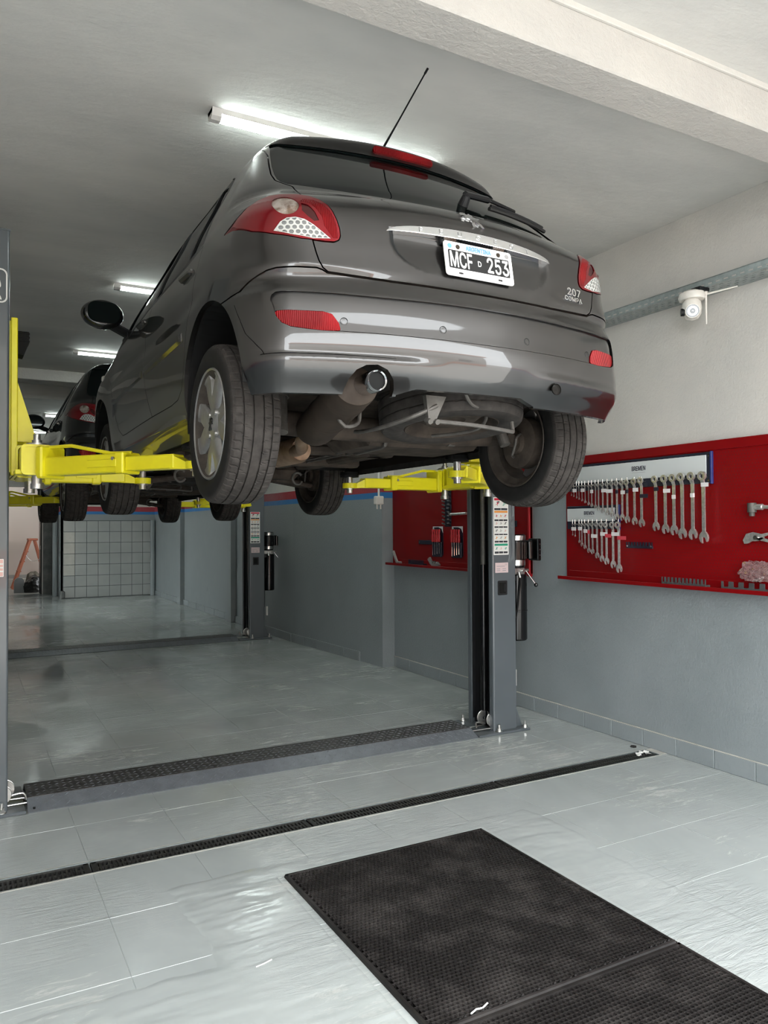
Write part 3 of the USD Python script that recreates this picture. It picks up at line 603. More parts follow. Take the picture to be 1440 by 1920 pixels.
for s in (0, 1):
    sg = (-1, 1)[s]
    for nm, hv, hw, st_ in (('rear', .335, .858, ((.345, .600), (1.075, .590))), ('front', 1.27, .880, ((1.125, .588), (1.99, .576)))):
        d_ = pp_(car, 'door', 'door_%s%d' % (nm, s), 'car_paint')
        hp = np.array([sg * (s_w(hw) + .004), hv, hw])
        put(d_, 'door_handle', obox(hp + [0, -.085, -.012], hp + [0, .085, .0], .03, .028, .010), 'car_paint', smooth=30)
        put(d_, 'handle_recess', obox(hp + [-sg * .006, -.07, -.03], hp + [-sg * .006, .05, -.02], .012, .05, .005), 'black_trim')
        (v0, w0), (v1, w1) = st_
        put(d_, 'rub_strip', m3.Manifold.hull_points(np.array([(sg * x, v, w + dz) for v, w, q in ((v0, w0, 0), (v0 + .03, w0, 1), (v1 - .03, w1, 1), (v1, w1, 0)) for x, dz in ((.826, .020), (.826, -.020), (.829 + .010 * q, .013), (.829 + .010 * q, -.012))])), 'car_paint', smooth=30)
    fr = pp_(car, 'window_frame', 'pillars%d' % s, 'black_trim')
    for j in range(3): pp_(fr, 'side_window', 'win%d%d' % (j, s), 'dark_glass')
pp_(car, 'windscreen', 'windscreen', 'dark_glass')
# wing mirrors
for sg in (-1, 1):
    v, f = arr(trimesh.creation.icosphere(3, 1.)); v = v * [.115, .075, .082]; v[:, 1] = np.where(v[:, 1] < -.04, -.04 + (v[:, 1] + .04) * .2, v[:, 1])
    c = np.array([sg * .925, 1.74, 1.025])
    mr = put(car, 'wing_mirror', (v + c, f), 'black_gloss', smooth=40)
    put(mr, 'mirror_foot', cat_([obox((sg * .77, 1.78, .935), (sg * .90, 1.75, .985), .06, .045, .015), obox((sg * .775, 1.70, .925), (sg * .775, 1.90, .915), .03, .05, .012)]), 'black_trim')
    gv, gf = arr(cs(rrect(.17, .115, .045)).extrude(.004).transform(np.array([[1, 0, 0, 0], [0, 0, -1, 0], [0, 1, 0, 0]], float)))
    put(mr, 'mirror_glass', (gv + c + [0, -.055, 0], gf), 'dark_glass')
    put(car, 'side_repeater', lathe([(0, .012), (.014, .010), (.022, .0), (.022, -.006)], 16, (sg * .826 if sg > 0 else -.826, 2.36, .775), 'x') if sg > 0 else flip(lathe([(0, .012), (.014, .010), (.022, .0), (.022, -.006)], 16, (.826, 2.36, .775), 'x'), -1, 0), 'lens_white', smooth=30)
def surf(u, w, t=0.):                       # a point on the car's tail at (u, w)
    v = np.linspace(-.75, .3, 2101); P = np.stack([np.full_like(v, u), v, np.full_like(v, w)], 1); i = np.argmax(F(P) < 0); p = P[i]; return p + grad(p[None])[0] * t
def on_tail(mesh, t=0.):                    # wraps a mesh given in (u, w, height) onto the tail
    v, f = arr(mesh); out = np.array([surf(a, b, h + t) for a, b, h in v]); return out, f
# third brake light, badges, lettering
def strip(pts_uw, t0, t1): return on_tail(cs(pts_uw).extrude(t1 - t0).translate((0, 0, t0)).refine_to_length(.03))
bl = put(tgp, 'high_brake_light', on_tail((cs([(x, y + 1.364) for x, y in rrect(.285, .032, .0155)]).extrude(.010).refine_to_length(.03)), .001), 'lens_red_bright', smooth=40)
def flat_text(s, h, c, wdt, depth=.004, bold=True):
    t = meshkit.text_mesh(s, h, depth, bold); v = np.array(t.vertices); v[:, 0] *= wdt / np.ptp(v[:, 0]); v[:, 0] += c[0] - (v[:, 0].min() + v[:, 0].max()) / 2; v[:, 1] += c[1] - h / 2; return v, np.array(t.faces)
put(tgp, 'model_badge', on_tail(flat_text('207', .028, (.482, .731), .080), .001), 'chrome')
put(tgp, 'version_badge', on_tail(flat_text('COMPA', .017, (.476, .702), .104), .001), 'chrome', label='worn chrome lettering with its last letters gone')
LION = [(-1.0, .62), (-.72, .88), (-.40, 1.0), (-.18, .86), (-.30, .72), (-.05, .66), (.10, .90), (.34, .98), (.28, .78), (.50, .72), (.38, .50), (.62, .30), (.96, .38), (1.0, .22), (.66, .06), (.50, -.12), (.84, -.50), (1.0, -.92), (.70, -.96), (.58, -.62), (.22, -.30), (.02, -.44), (.06, -.90), (-.26, -.98), (-.30, -.72), (-.14, -.40), (-.16, .02), (-.42, .12), (-.74, -.10), (-.96, .02), (-.90, .16), (-.62, .22), (-.46, .36), (-.74, .44), (-.98, .34)]
put(tgp, 'lion_emblem', on_tail(cs([(.004 + a * .040, .927 + b * .036) for a, b in LION[::-1]]).extrude(.006), .001), 'chrome')
# chrome grip bar with raised letters
def bar_section(u):
    k = max(0., 1 - (u / .357) ** 2) ** .5; zc = .822 + .026 * k; top = zc + .017 * k; bot = zc - .020 * k
    a = surf(u, min(top + .002, .865), -.004); r_ = surf(u, .842, .003 + .015 * k); r_[2] = zc - .017 * k - .001; b_ = surf(u, .826, -.012); b_[2] = zc - .019 * k - .003
    a1 = np.array([u, r_[1] + .0045 * k + .001, zc + .013 * k]); return a, a1, r_ + [0, 0, .002 * k], r_ - [0, -.001, .003 * k], b_
def out_faces(v, f):
    return f if np.einsum('ij,ij->i', v[f[:, 0]] - v.mean(0), np.cross(v[f[:, 1]] - v.mean(0), v[f[:, 2]] - v.mean(0))).sum() > 0 else f[:, ::-1]
us = np.linspace(-.357, .357, 61); S = np.array([bar_section(u) for u in us]); n_ = S.shape[1]
bvv = S.reshape(-1, 3); bff = []
for i in range(len(us) - 1):
    for k in range(n_):
        k2 = (k + 1) % n_; bff += [[i * n_ + k, (i + 1) * n_ + k, (i + 1) * n_ + k2], [i * n_ + k, (i + 1) * n_ + k2, i * n_ + k2]]
gb = put(tgp, 'grip_bar', (bvv, out_faces(bvv, np.array(bff))), 'chrome', smooth=35, label='chrome eyebrow bar above the number plate')
LET = 'PEUGEOT'
for k, ch in enumerate(LET):
    u = -.232 + .0765 * k; sc_ = bar_section(u); p0, p1 = sc_[1], sc_[2]
    t = meshkit.text_mesh(ch, .018, .0016, False); v = np.array(t.vertices); v[:, 0] -= (v[:, 0].min() + v[:, 0].max()) / 2; v[:, 1] -= .009; v[:, 0] *= 1.15
    upv = (p0 - p1) / np.linalg.norm(p0 - p1); ux = np.array([1., 0, 0]); nv = np.cross(ux, upv); nv = nv if nv[1] < 0 else -nv
    c = (p0 + p1) / 2 + nv * .0006; put(gb, 'raised_letter', (c + v[:, :1] * ux + v[:, 1:2] * upv + v[:, 2:] * nv, np.array(t.faces)), 'chrome')
for u, m_ in ((-.105, 'lens_clear'), (.105, 'lens_clear')):
    q = surf(u, .805, .006); q[2] = .822; lp = put(tgp, 'plate_lamp', box(q + [-.042, -.006, -.012], q + [.042, .016, .008], .004), 'black_trim'); put(lp, 'lamp_lens', box(q + [-.028, -.008, -.011], q + [.024, -.002, .004], .002), m_)
q = surf(0, .806, .004); q[2] = .820; put(tgp, 'release_grip', box(q + [-.062, -.008, -.010], q + [.062, .012, .008], .004), 'black_trim')
# number plate
PC_ = surf(0, .749, .016) + [0, -.004, 0]; ta = math.radians(10)
PT = np.array([[1, 0, 0, PC_[0]], [0, math.sin(ta), -math.cos(ta), PC_[1]], [0, math.cos(ta), math.sin(ta), PC_[2]]])
def onplate(mesh, h=0.):
    v, f = arr(mesh); v = v + [0, 0, h]; return v @ PT[:, :3].T + PT[:, 3], f
npl = put(car, 'number_plate', onplate(cs(rrect(.294, .129, .012)).extrude(.004), -.002), 'plate_white', label='black and white number plate')
put(npl, 'plate_field', onplate(cs(rrect(.262, .068, .004)).translate((0, -.002)).extrude(.0012), .002), 'plate_black')
def plate_text(s, h, c, w, m_, name, bold=True):
    t = meshkit.text_mesh(s, h, .0012, bold); v = np.array(t.vertices); v[:, 0] *= w / np.ptp(v[:, 0]); v[:, 0] += c[0] - (v[:, 0].min() + v[:, 0].max()) / 2; v[:, 1] += c[1] - h / 2
    put(npl, name, onplate((v, np.array(t.faces)), .003), m_)
plate_text('MCF', .056, (-.079, -.002), .094, 'plate_white', 'lettering'); plate_text('253', .056, (.080, -.002), .096, 'plate_white', 'lettering'); plate_text('D', .020, (-.001, -.004), .015, 'plate_white', 'lettering')
plate_text('ARGENTINA', .016, (.0, .048), .108, 'plate_blue', 'country_lettering')
for x, y in ((-.088, .047), (.088, .047)): put(npl, 'screw', onplate(m3.Manifold.cylinder(.004, .009, .007, 14).translate((x, y, .001))), 'muffler_steel')
for x, m_ in ((-.122, 'plate_blue'), (.126, 'print_grey')): put(npl, 'seal', onplate(m3.Manifold.cylinder(.0008, .0085, .0085, 16).translate((x, .047, .002))), m_)
for x in (-.085, .085): put(npl, "slot", onplate(cs(rrect(.018, .006, .0029)).translate((x, -.052)).extrude(.0006), .0018), "plate_black")
# parking sensors, keyed to the bumper panel
for u in (-.527, -.181, .181, .527):
    p = surf(u, .488, -.009); n_v = grad(p[None])[0]
    sn = put(bp, 'parking_sensor', cyl(p - n_v * .006, p + n_v * .0012, .0085, n=20), 'car_paint'); put(sn, 'sensor_ring', tube([p + n_v * .001 + .0125 * (math.cos(a) * np.cross(n_v, [0, 0, 1]) + math.sin(a) * np.array([0, 0, 1])) for a in np.linspace(0, 2 * PI, 20, endpoint=False)], .0009, 6, closed=True), 'car_paint_black')
# dark rubber seams of the tailgate opening and the side of the bumper
put(bp, 'fog_eye', lathe([(0, .0), (.016, -.002), (.020, -.006), (.021, -.012)], 20, surf(.31, .325, .004), 'y'), 'underbody_dark', smooth=30)
# rear wiper
pv = surf(.075, 1.06, .0); wn = grad(pv[None])[0]
w0 = surf(.075, 1.075, .030); w1 = surf(.20, 1.075, .035); w2 = surf(.475, 1.095, .018)
wp = put(car, 'rear_wiper', cat_([cyl(pv - wn * .01, pv + wn * .032, .022, .016, 20), obox(w0, w1, .034, .022, .008, wn), obox(w1, surf(.36, 1.085, .026), .020, .014, .005, wn)]), 'black_trim')
put(wp, 'wiper_blade', tube([surf(u, 1.052 + .05 * (u - .2), .013) for u in np.linspace(.19, .565, 12)], .008, 8), 'rubber_seal')
put(wp, 'blade_frame', tube([surf(u, 1.060 + .05 * (u - .2), .022) for u in np.linspace(.2, .55, 8)], .006, 6), 'black_trim')
# roof aerial
an = put(car, 'aerial', tube([(0, .245, 1.44), (0, .12, 1.482), (0, -.02, 1.539), (0, -.235, 1.630)], [.007, .0055, .0035, .003], 8), 'black_trim')
put(an, 'aerial_tip', cyl((0, -.225, 1.626), (0, -.247, 1.635), .0048, n=8), 'black_trim'); put(an, 'aerial_foot', lathe([(0, .03), (.012, .026), (.024, 0)], 16, (0, .25, 1.432)), 'black_trim', smooth=40)
# wheel arch liners
for v, w, r in ARCH:
    for s in (-1, 1):
        a = np.linspace(-.25 if v < 1 else .05, PI - .02 if v < 1 else PI + .2, 40); P = [(v + (r - .002) * math.cos(t), w + (r - .002) * math.sin(t)) for t in a] + [(v + (r + .004) * math.cos(t), w + (r + .004) * math.sin(t)) for t in a[::-1]]
        put(car, 'wheel_arch_liner', pr_vw(cs(P), min(s * .46, s * .808), max(s * .46, s * .808)), 'black_rubber')
# wheels
def tyre(R=.298, W=.195, rim=.197, n=360, grooves=(-.052, -.017, .02, .052), sipes=True):
    tw = W * .40; ang = np.arange(n) * 2 * PI / n
    xs_ = [-tw]
    for g in grooves: xs_ += [g - .0032, g - .0024, g + .0024, g + .0032]
    xs_ = sorted(xs_ + [tw] + list(np.linspace(-tw, tw, 11)[1:-1]))
    tread = [(R - .006 * (x / tw) ** 4 - (.007 if any(abs(x - g) < .0028 for g in grooves) else 0), x) for x in xs_]
    sh = [(R - .014, tw + .009), (R - .03, W / 2 - .004), (R - .055, W / 2), (rim + .022, W / 2 - .004), (rim + .004, W / 2 - .016), (rim - .004, W / 2 - .022)]
    prof = [(r, -x) for r, x in sh[::-1]] + tread + sh; K = len(prof)
    p = np.array(prof); V = np.zeros((n, K, 3))
    for i, a in enumerate(ang):
        rr = p[:, 0].copy()
        if sipes:
            for k in range(6, K - 6):
                x = p[k, 1]
                if abs(x) > .058 and i % 6 == 0: rr[k] -= .004
                elif .022 < abs(x) < .05 and (i + int(abs(x) * 120)) % 8 == 0: rr[k] -= .003
        V[i] = np.stack([p[:, 1], rr * math.cos(a), rr * math.sin(a)], 1)
    F_ = []
    for i in range(n):
        j = (i + 1) % n; k = np.arange(K - 1)
        F_.append(np.stack([i * K + k, i * K + k + 1, j * K + k + 1], 1)); F_.append(np.stack([i * K + k, j * K + k + 1, j * K + k], 1))
    Fa = np.vstack(F_); kk = Fa.min(1) % K; km = np.sort(Fa % K, axis=1)[:, 1]
    istread = (km >= 5) & (km <= K - 6)
    return V.reshape(-1, 3), Fa, istread
TV, TF, TT = tyre()
def rim_parts():
    # barrel and face of an alloy wheel, outer face towards -x
    barrel = lathe([(.199, -.088), (.205, -.092), (.209, -.086), (.197, -.070), (.176, -.058), (.170, .0), (.174, .060), (.197, .078), (.207, .088), (.204, .092), (.196, .088), (.190, .070), (.166, .055), (.162, .0), (.168, -.055), (.188, -.074)], 64, axis='x', closed=True)
    arms = []
    for k in range(4):
        base = k * PI / 2 + PI / 2
        for s in (-1, 1):
            a0, a1 = base + s * .24, base + s * .36
            def P(r, a, x): return (x, r * math.cos(a), r * math.sin(a))
            pts = []
            for r, a, wd, x0, x1 in ((.045, a0 * .6 + base * .4, .042, -.070, -.040), (.11, a0, .034, -.078, -.045), (.178, a1, .042, -.074, -.035), (.200, a1, .050, -.082, -.060)):
                for q in (-1, 1):
                    da = math.atan2(q * wd, r)
                    pts += [P(r, a + da * .75, x0), P(r, a + da, x0 + .012), P(r, a + da, x1)]
            arms.append(m3.Manifold.hull_points(np.array(pts[:18]))); arms.append(m3.Manifold.hull_points(np.array(pts[12:])))
    hub = lathe([(0, -.082), (.030, -.080), (.062, -.072), (.080, -.060), (.082, -.03), (0, -.03)], 40, axis='x')
    m = arms[0]
    for a in arms[1:]: m = m + a
    lip = lathe([(.196, -.074), (.199, -.088), (.205, -.0925), (.2095, -.0865), (.200, -.070)], 64, axis='x', closed=True)
    return barrel, m, cat_([hub, lip])
RB, RA, RH = rim_parts()
def place(mesh, c, s):
    v, f = arr(mesh)
    if s > 0: v = v * [-1, -1, 1]
    return v + np.array(c, float), f
def wheel(parent, c, s, tv=TV, tf=TF, tt=TT):
    w_ = put(parent, 'wheel', place(cat_([RA, RH]), c, s), 'alloy', smooth=28, label='silver alloy wheel')
    put(w_, 'rim_barrel', place(RB, c, s), 'rim_dust', smooth=30)
    put(w_, 'tyre', place((tv, tf[~tt]), c, s), 'tyre_rubber', smooth=40)
    put(w_, 'tyre_tread', place((tv, tf[tt]), c, s), 'tyre_tread', smooth=25)
    for k in range(4):
        a = k * PI / 2 + PI / 4; put(w_, 'wheel_nut', place(cyl((-.060, .054 * math.cos(a), .054 * math.sin(a)), (-.081, .054 * math.cos(a), .054 * math.sin(a)), .013, .010, 10), c, s), 'alloy')
    put(w_, 'centre_emblem', place(cs([(a * .022, b * .024) for a, b in LION[::-1]]).extrude(.004).transform(np.array([[0, 0, -1, -.081], [1, 0, 0, 0], [0, 1, 0, 0]], float)), c, s), 'plate_black')
    return w_
WC = [(-.715, .02, .207), (.715, .02, .207), (-.715, 2.44, .207), (.715, 2.44, .207)]
for c in WC:
    s = -1 if c[0] < 0 else 1
    wheel(car, c, s)
    ax = lambda r, x: (r, x)
    dr = put(car, 'brake_drum', lathe([(0, .05), (.05, .05), (.055, .03), (.100, .028), (.118, .02), (.120, -.035), (0, -.035)], 40, (c[0] - s * .045, c[1], c[2]), 'x') if s < 0 else flip(lathe([(0, .05), (.05, .05), (.055, .03), (.100, .028), (.118, .02), (.120, -.035), (0, -.035)], 40, (-c[0] + .045 * s, c[1], c[2]), 'x'), -1, 0), 'underbody_dust', smooth=30)
    put(dr, 'brake_hose', tube([(c[0] - s * .10, c[1] - .06, c[2] + .03), (c[0] - s * .15, c[1] - .09, c[2] + .0), (c[0] - s * .14, c[1] - .05, c[2] - .06), (c[0] - s * .10, c[1] - .01, c[2] - .07)], .006, 8, smooth=14), 'iron_dusty')
# underside: spare wheel in its wire cradle, silencer, axle, tank, pans
SV, SF, ST = tyre(.290, .165, .185, 160, (-.04, 0, .04))
def tilt(v):
    v = np.asarray(v, float); w_ = np.stack([v[:, 1], v[:, 2], v[:, 0]], 1); a = math.radians(-7); c_, s_ = math.cos(a), math.sin(a)
    return np.stack([w_[:, 0], c_ * w_[:, 1] - s_ * w_[:, 2], s_ * w_[:, 1] + c_ * w_[:, 2]], 1) + [.115, -.215, .290]
sp = put(car, 'spare_wheel', (tilt(np.array(lathe([(0, -.02), (.05, -.025), (.06, -.045), (.10, -.050), (.13, -.03), (.165, -.015), (.175, -.060), (.188, -.072), (.192, -.068), (.18, .0), (.18, .07), (0, .07)], 48, axis='x')[0])), lathe([(0, -.02), (.05, -.025), (.06, -.045), (.10, -.050), (.13, -.03), (.165, -.015), (.175, -.060), (.188, -.072), (.192, -.068), (.18, .0), (.18, .07), (0, .07)], 48, axis='x')[1]), 'underbody_dust', smooth=35, label='spare wheel slung under the boot')
put(sp, 'spare_tyre', (tilt(SV), SF), 'tyre_tread', smooth=30)
cr_ = put(car, 'spare_wheel_cradle', cat_([tube([(-.235, -.06, .20), (-.26, -.30, .185), (-.20, -.47, .215), (-.13, -.50, .25)], .008, 8, smooth=16), tube([(-.15, -.49, .196), (.02, -.49, .192), (.235, -.455, .182), (.255, -.44, .188), (.258, -.43, .225)], .008, 8, smooth=24), tube([(.135, -.43, .262), (.18, -.30, .205), (.10, -.10, .197)], .007, 8, smooth=12), tube([(-.02, -.52, .30), (.03, -.50, .262), (.13, -.46, .255)], .007, 8, smooth=12)]), 'iron_dusty', smooth=40)
th = put(car, 'tow_bracket', cat_([m3.Manifold.hull_points(np.array([(-.165, -.50, .195), (-.135, -.50, .195), (-.175, -.50, .285), (-.09, -.50, .285), (-.165, -.485, .195), (-.135, -.485, .195), (-.175, -.475, .285), (-.09, -.475, .285)])), cyl((-.163, -.51, .190), (-.163, -.48, .200), .010, n=10), cyl((-.133, -.51, .190), (-.133, -.48, .200), .010, n=10)]), 'iron_dusty')
# silencer
def canister(p0, p1, r, ry):
    p0, p1 = np.array(p0, float), np.array(p1, float); m_ = lathe([(0, 0), (r * .7, 0), (r * .96, .012), (r, .03), (r, .12), (r * 1.03, .125), (r * 1.03, .137), (r, .142), (r, .34), (r * 1.03, .345), (r * 1.03, .357), (r, .362), (r, np.linalg.norm(p1 - p0) - .03), (r * .96, np.linalg.norm(p1 - p0) - .01), (r * .6, np.linalg.norm(p1 - p0)), (0, np.linalg.norm(p1 - p0))], 40)
    v, f = m_; d = (p1 - p0) / np.linalg.norm(p1 - p0); s_ = np.cross(d, [0, 0, 1]); s_ /= np.linalg.norm(s_); u_ = np.cross(s_, d)
    return p0 + v[:, :1] * s_ + v[:, 1:2] * ry * u_ + v[:, 2:] * d, f
ex = put(car, 'exhaust', canister((-.462, -.53, .292), (-.380, .02, .207), .079, .88), 'muffler_steel', smooth=35, label='dusty steel rear silencer')
put(ex, 'tailpipe', tube([(-.43, -.20, .262), (-.435, -.45, .283), (-.436, -.565, .291)], .031, 20), 'muffler_steel', smooth=40)
put(ex, 'tailpipe_tip', lathe([(.029, .0), (.033, -.004), (.036, .004), (.037, .02), (.037, .10), (.032, .10), (.030, .02), (.029, .0)], 40, (-.437, -.625, .2925), 'y'), 'chrome', smooth=40, label='polished round tailpipe tip')
put(ex, 'tailpipe_bore', cyl((-.437, -.6165, .2925), (-.437, -.55, .2925), .0292, n=28), 'soot')
put(ex, 'front_pipe', tube([(-.385, .01, .207), (-.38, .13, .190), (-.33, .27, .175), (-.26, .45, .175), (-.22, .8, .18), (-.16, 1.3, .18), (-.10, 1.9, .19)], .027, 14, smooth=40), 'rusty_pipe', smooth=40)
put(ex, 'heat_shield', lathe([(.0, .0), (.05, 0), (.062, .04), (.062, .32), (.05, .36), (0, .36)], 20, (-.215, .55, .185), 'y'), 'rusty_pipe', smooth=35)
put(ex, 'hanger', tube([(-.50, -.36, .30), (-.42, -.36, .175), (-.36, -.34, .20), (-.35, -.33, .30)], .007, 8, smooth=14), 'iron_dusty')
axle = put(car, 'rear_axle', cat_([tube([(-.56, .10, .245), (-.3, .10, .235), (.3, .10, .235), (.56, .10, .245)], .052, 20)]), 'underbody_dust', smooth=40)
for s in (-1, 1):
    put(axle, 'trailing_arm', obox((s * .545, .12, .245), (s * .60, -.03, .215), .085, .075, .02), 'underbody_dust')
    put(axle, 'pivot_bolt', cyl((s * .30, .09, .197), (s * .345, .10, .200), .017, n=12), 'iron_dusty')
    put(axle, 'shock_absorber', cat_([cyl((s * .535, -.03, .185), (s * .515, .03, .34), .024, n=16), cyl((s * .515, .03, .33), (s * .50, .06, .46), .032, n=16)]), 'iron_dusty')
    put(axle, 'subframe_arm', obox((s * .46, .12, .25), (s * .40, .52, .27), .07, .06, .015), 'underbody_dust')
put(car, 'fuel_tank', box((-.06, .20, .185), (.60, .66, .31), .045), 'underbody_dust', smooth=30)
put(car, 'tank_strap', tube([(.05, .19, .29), (.06, .24, .183), (.10, .60, .183), (.11, .67, .28)], .010, 6, smooth=12), 'iron_dusty')
put(car, 'boot_pan', box((-.60, -.46, .345), (.60, .06, .42), .03), 'underbody_dark')
for s in (-1, 1):
    put(car, 'chassis_rail', box((s * .38, .6, .215), (s * .50, 2.1, .30), .015), 'underbody_dust')
    put(car, 'sill_flange', box((s * .735, .36, .172), (s * .742, 1.98, .26)), 'underbody_dark')
    put(car, 'sill_trim', m3.Manifold.hull_points(np.array([(s * x, y, z) for y in (.36, 1.98) for x, z in ((.70, .20), (.755, .205), (.806, .27), (.814, .335), (.74, .34))])), 'car_paint')
    put(car, 'lower_arm', obox((s * .30, 2.36, .165), (s * .62, 2.44, .125), .14, .035, .012), 'underbody_dust')
    put(car, 'drive_shaft', cyl((s * .18, 2.50, .21), (s * .62, 2.45, .205), .018, n=14), 'underbody_dark')
    put(car, 'tow_eye', tube([(s * .40 + .035 * math.cos(a), 2.10, .155 + .04 * math.sin(a)) for a in np.linspace(.6, 5.8, 14)], .009, 8), 'iron_dusty')
put(car, 'cross_member', cat_([box((-.55, 1.00, .215), (.55, 1.09, .27), .015), box((-.62, 1.58, .20), (.62, 1.68, .27), .015)]), 'underbody_dust')
put(car, 'front_subframe', cat_([box((-.42, 2.10, .150), (.42, 2.26, .24), .03), obox((-.36, 2.2, .18), (-.30, 2.75, .20), .09, .06, .02), obox((.36, 2.2, .18), (.30, 2.75, .20), .09, .06, .02)]), 'underbody_dust')
put(car, 'engine_sump', cat_([box((-.30, 2.46, .14), (.08, 2.86, .40), .04), box((.08, 2.44, .19), (.36, 2.80, .40), .05)]), 'underbody_dark')
put(car, 'heat_pan', m3.Manifold.hull_points(np.array([(x, y, z) for x, y, z in ((-.33, .72, .262), (-.08, .72, .262), (-.30, .75, .235), (-.11, .75, .235), (-.28, 2.0, .262), (-.03, 2.0, .262), (-.26, 1.97, .24), (-.05, 1.97, .24))])), 'muffler_steel')
for k, (x0, y0, x1, y1) in enumerate(((.18, .72, .20, 2.1), (.24, .72, .26, 2.1), (-.36, .7, -.33, 2.0))): put(car, 'fuel_line', tube([(x0, y0, .222), (x1, y1, .222)], .007, 6), 'iron_dusty')
for pts in ([(-.74, .264), (-.52, .264), (-.52, .270), (-.74, .271)], [(.26, .264), (.735, .264), (.735, .271), (.26, .270)]): put(car, 'bumper_edge', on_tail(cs(pts).extrude(.055).translate((0, 0, -.058)).refine_to_length(.03)), 'rim_dust', label='dusty folded lower edge of the bumper')
# ---------------------------------------------------------------- the second, near-black hatchback on the rear lift
car2 = '/World/car_001'
x2 = UsdGeom.Xform.Define(stage, car2); x2.GetPrim().GetReferences().AddInternalReference(car)
x2.GetPrim().GetAttribute('xformOp:translate').Set(Gf.Vec3d(*(1.60, 7.55, 1.59)))
NUM[('/World', 'car')] = 2
x2.GetPrim().SetCustomDataByKey('label', 'near-black hatchback raised on the rear lift behind the grey one')
_src = {}
for p in Usd.PrimRange(stage.GetPrimAtPath(car)):
    b = UsdShade.MaterialBindingAPI(p).GetDirectBinding().GetMaterialPath() if p.GetPath() != Sdf.Path(car) else None
    if b and b.name == 'car_paint':
        q = stage.OverridePrim(car2 + str(p.GetPath())[len(car):]); UsdShade.MaterialBindingAPI.Apply(q).Bind(MAT['car_paint_black'])
# ---------------------------------------------------------------- two-post lifts: built for the right post (s = 1) and mirrored for the left (s = -1) about x = XC
XC = 1.705; QI = 1.505; YF = 4.31
def arm(th, s, p0, p1, z0, z1, padz, tag_):
    """a telescopic swing arm from its pivot p0 to the pad p1 (x given for the right post)"""
    p0, p1 = np.array(p0, float), np.array(p1, float); d = (p1 - p0)[:2]; L = np.linalg.norm(d); d = np.r_[d / L, 0]; nrm = np.array([-d[1], d[0], 0])
    zc, h = (z0 + z1) / 2, z1 - z0
    at = lambda t, z, o=0.: np.r_[p0[:2], 0] + d * t + nrm * o + [0, 0, z]
    M = lambda m: flip(m, s, XC)
    a = put(th, 'swing_arm', M(cat_([obox(at(.06, zc), at(L * .62, zc), .105, h, .006), obox(at(.075, zc + .022), at(.115, zc + .022), .15, h + .07, .008), obox(at(L * .62 - .05, zc), at(L * .62, zc), .118, h + .012, .006), obox(at(L * .40, zc, .058), at(L * .58, zc, .058), .006, .035, .002)])), 'lift_yellow', smooth=None)
    put(a, 'extension', M(cat_([obox(at(L * .60, zc - .004), at(L - .10, zc - .004), .078, h - .022, .005), m3.Manifold.hull_points(np.array([at(L - .12, zc - h / 2 + .006, .037), at(L - .12, zc - h / 2 + .006, -.037), at(L - .12, zc + h / 2 - .016, .037), at(L - .12, zc + h / 2 - .016, -.037), at(L - .045, z0 + .004, .022), at(L - .045, z0 + .004, -.022), at(L - .045, z0 + .036, .022), at(L - .045, z0 + .036, -.022)])), cyl(at(L, z0 + .002), at(L, z0 + .036), .048, n=28)])), 'lift_yellow')
    put(a, 'pad_screw', M(cat_([cyl(at(L, z0 - .03), at(L, padz - .02), .020, n=18), cyl(at(L, z0 - .006), at(L, z0 + .004), .03, n=18)])), 'zinc', smooth=40)
    put(a, 'rubber_pad', M(cat_([cyl(at(L, padz - .034), at(L, padz - .022), .062, n=32), cyl(at(L, padz - .022), at(L, padz), .066, .060, 32)])), 'black_rubber', smooth=30)
    put(a, 'lock_bolt', M(cyl(at(L * .56, zc + .02, .055), at(L * .56, zc + .02, .062), .009, n=8)), 'zinc')
    put(a, 'guard_rod', M(tube([at(.0, z1 + .055), at(L * .28, z1 + .05, .04), at(L * .52, z1 + .004, .03), at(L * .62, z1 + .004, .0)], .009, 8)), 'lift_yellow', smooth=40)
    for t in (0.,): put(a, 'pivot_pin', M(cat_([cyl(at(t, z0 - .035), at(t, z1 + .095), .024, n=20), cyl(at(t, z1 + .095), at(t, z1 + .125), .017, n=16), cyl(at(t, z0 - .06), at(t, z0 - .035), .030, n=18), cyl(at(t, z1 + .067), at(t, z1 + .078), .05, n=20)])), 'zinc', smooth=35)
    return a
